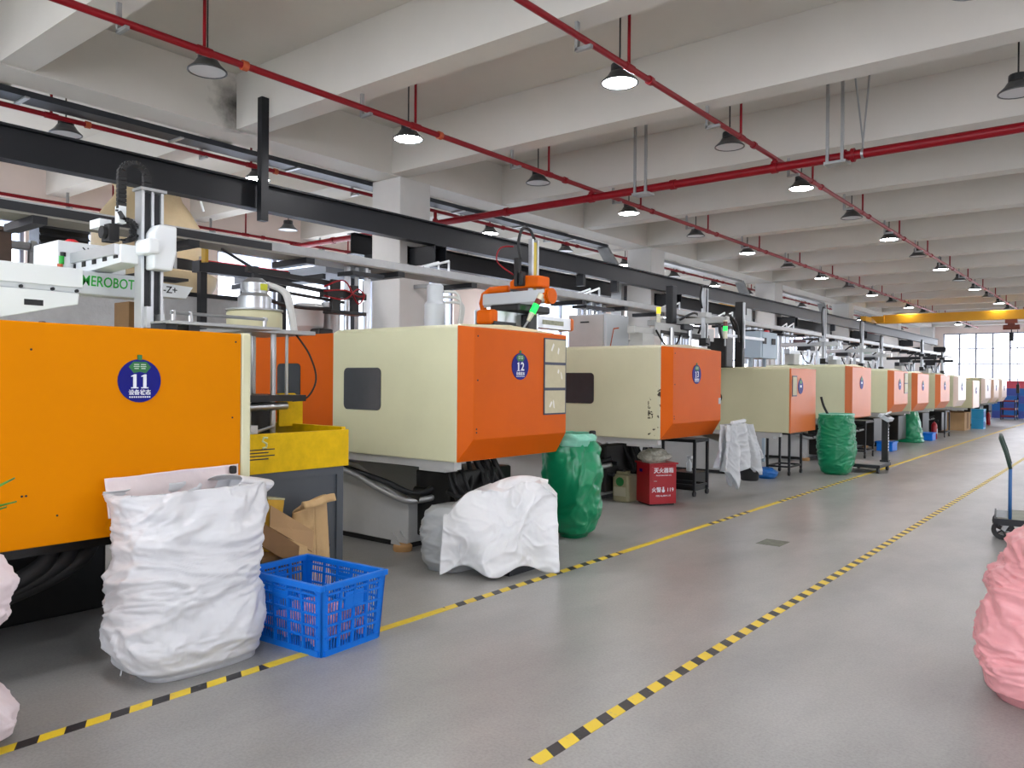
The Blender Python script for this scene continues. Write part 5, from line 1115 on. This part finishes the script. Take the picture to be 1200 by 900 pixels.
# ================================================================== BACKGROUND BAY
# cooling tower
ctw = thing('cooling_tower', (-12.2,6.05,0), 'round tan fibreglass cooling tower behind the whitewashed partition', 'cooling tower')
cx, cy = -12.2, 6.05
MB().lathe([(.80,3.42),(.80,3.75),(.78,3.95),(.62,4.22),(.5,4.38),(.46,4.5),(.5,4.58),(.52,4.6)],(cx,cy,0),36).build('shell', FRP, ctw, auto=True)
MB().lathe([(.78,3.2),(.78,3.42)],(cx,cy,0),36).build('air_inlet', OILY, ctw, auto=True)
MB().lathe([(.5,2.7),(.9,2.86),(1.0,3.05),(1.02,3.2),(.98,3.22)],(cx,cy,0),36).build('basin', FRP, ctw, auto=True)
for k in range(10): a = 2*pi*k/10; MB().cyl((cx+.84*cos(a),cy+.84*sin(a),3.1),(cx+.84*cos(a),cy+.84*sin(a),3.5),.025,6).build('strut', GALV, ctw)
for k in range(4): a = 2*pi*k/4+.6; MB().cyl((cx+.7*cos(a),cy+.7*sin(a),0),(cx+.7*cos(a),cy+.7*sin(a),2.95),.05,10).build('leg', GALV, ctw)
MB().tube([(cx+.55,cy+.3,4.55),(cx+.7,cy+.45,4.45),(cx+.75,cy+.5,4.2)],.02,6).build('cable', WHITEP, ctw)
dp = thing('down_pipe', (-14.2,8.9,0), 'white vertical drain pipe on the pale wall', 'pipe'); MB().cyl((-14.62,8.1,0),(-14.62,8.1,4.7),.1,14).build('pipe', WHITEP, dp, auto=True); MB().cyl((-14.62,8.1,3.9),(-14.62,8.1,4.0),.115,14).build('collar', WHITEP, dp, auto=True)
lv = thing('louvre_box', (-13.6,5.3,2.4), 'black louvred ventilation box on the wall left of the cooling tower', 'louvre')
B(-14.0,-13.6,5.0,5.75,2.5,4.2).build('frame', BLACK, lv)
for k in range(13): MB().hexa([(-13.6,5.0,2.55+.12*k),(-13.6,5.75,2.55+.12*k),(-13.59,5.75,2.56+.12*k),(-13.59,5.0,2.56+.12*k)],[(-13.54,5.0,2.5+.12*k),(-13.54,5.75,2.5+.12*k),(-13.53,5.75,2.51+.12*k),(-13.53,5.0,2.51+.12*k)]).build('slat', DARK, lv)
B(-15.0,-13.9,5.3,5.45,3.2,3.4).build('wall_arm', DARK, lv)
ru = thing('rusty_tank', (-12.3,3.6,0), 'dark rusty sheet metal tank behind the robot beam', 'tank'); MB().b(-12.9,-11.9,2.6,4.05,0,3.55).build('body', RUST, ru, bevel=.03); MB().b(-12.95,-11.85,2.55,4.1,3.55,3.6).build('lid', RUST, ru)
gp = thing('grey_pipework', (-12.2,4.5,3.4), 'grey pipe with flange running from the rusty tank to the louvre', 'pipe'); MB().tube([(-12.2,4.05,3.42),(-12.2,4.9,3.42)],.06,10).tube([(-12.2,4.4,3.42),(-12.2,4.4,0)],.06,10).cyl((-12.2,4.4,3.1),(-12.2,4.4,3.18),.1,12).cyl((-12.2,4.36,3.42),(-12.2,4.44,3.42),.09,12).build('pipe', GALV, gp, auto=True)
rz_ = thing('cardboard_sheets', (-5.9,3.0,1.95), 'short roll of brown cardboard sheets standing behind the vertical robot arm', 'carton'); MB().b(-6.5,-6.25,2.95,3.1,1.6,2.2).b(-6.5,-6.3,3.1,3.2,1.6,2.19).build('sheets', CARDD, rz_); B(-6.6,-6.2,2.9,3.25,1.55,1.6).build('shelf', GALV, rz_)
# dark duct with red stripe and grey platform near first column
dd = thing('steel_beam', (-10.6,6.1,3.2), 'dark steel beam with red painted top edge before the window', 'beam')
B(-10.7,-10.5,5.95,7.48,3.12,3.28).build('beam', DARK, dd); B(-10.7,-10.5,6.0,7.45,3.28,3.295).build('red_edge', REDB, dd); B(-10.65,-10.55,6.0,6.1,0,3.12).build('post', DARK, dd); B(-10.65,-10.55,7.35,7.45,0,3.12).build('post', DARK, dd)
B(-10.5,-10.4,5.98,6.03,3.25,3.45).build('yellow_tag', mat('ochre_paint','#b08a18',.5), dd)
gpv = thing('grey_platform', (-10.4,8.0,3.2), 'grey steel platform reaching to the first column', 'platform'); B(-12.2,-9.7,7.55,8.3,3.22,3.34).build('deck', mat('mid_grey_paint','#7d838b',.5), gpv); B(-12.2,-9.7,7.5,7.55,3.12,3.2).build('edge_angle', DARK, gpv); B(-12.1,-12.0,7.6,7.7,0,3.22).build('post', DARK, gpv); B(-9.8,-9.7,8.1,8.2,0,3.22).build('post', DARK, gpv)
# green-grey panel and end columns near the far window
q = thing('screen_wall', (-9.9,44,0), 'grey green partition panel beside the far pale column', 'panel'); B(-13.5,-10.3,44,44.1,0,3.8).build('panel', mat('grey_green_paint','#9fb0a8',.6), q); B(-13.5,-10.3,43.97,44.13,3.8,3.9).build('top_rail', GALV, q)
cm = thing('wall_box', (-9.0,8.42,2.0), 'round grey speaker and red knob on the first column', 'fixture'); MB().cyl((-8.99,8.85,2.35),(-8.96,8.85,2.35),.09,16).build('speaker', GALV, cm, auto=True); MB().cyl((-9.2,8.42,2.33),(-9.2,8.38,2.33),.05,14).build('red_knob', SIGR, cm, auto=True)
# neighbouring building seen through the left windows
nb = thing('office_building', (-42,14,-6), 'pale blue glazed office building outside the left windows', 'building')
B(-50,-40,-10,60,-8,26).build('wall', FACADEW, nb)
for fl in range(8):
    for k in range(14): B(-40.02,-39.9,-9+k*4.9,-4.9+k*4.9,-7+fl*3.6,-4.6+fl*3.6).build('window', FACADE, nb)
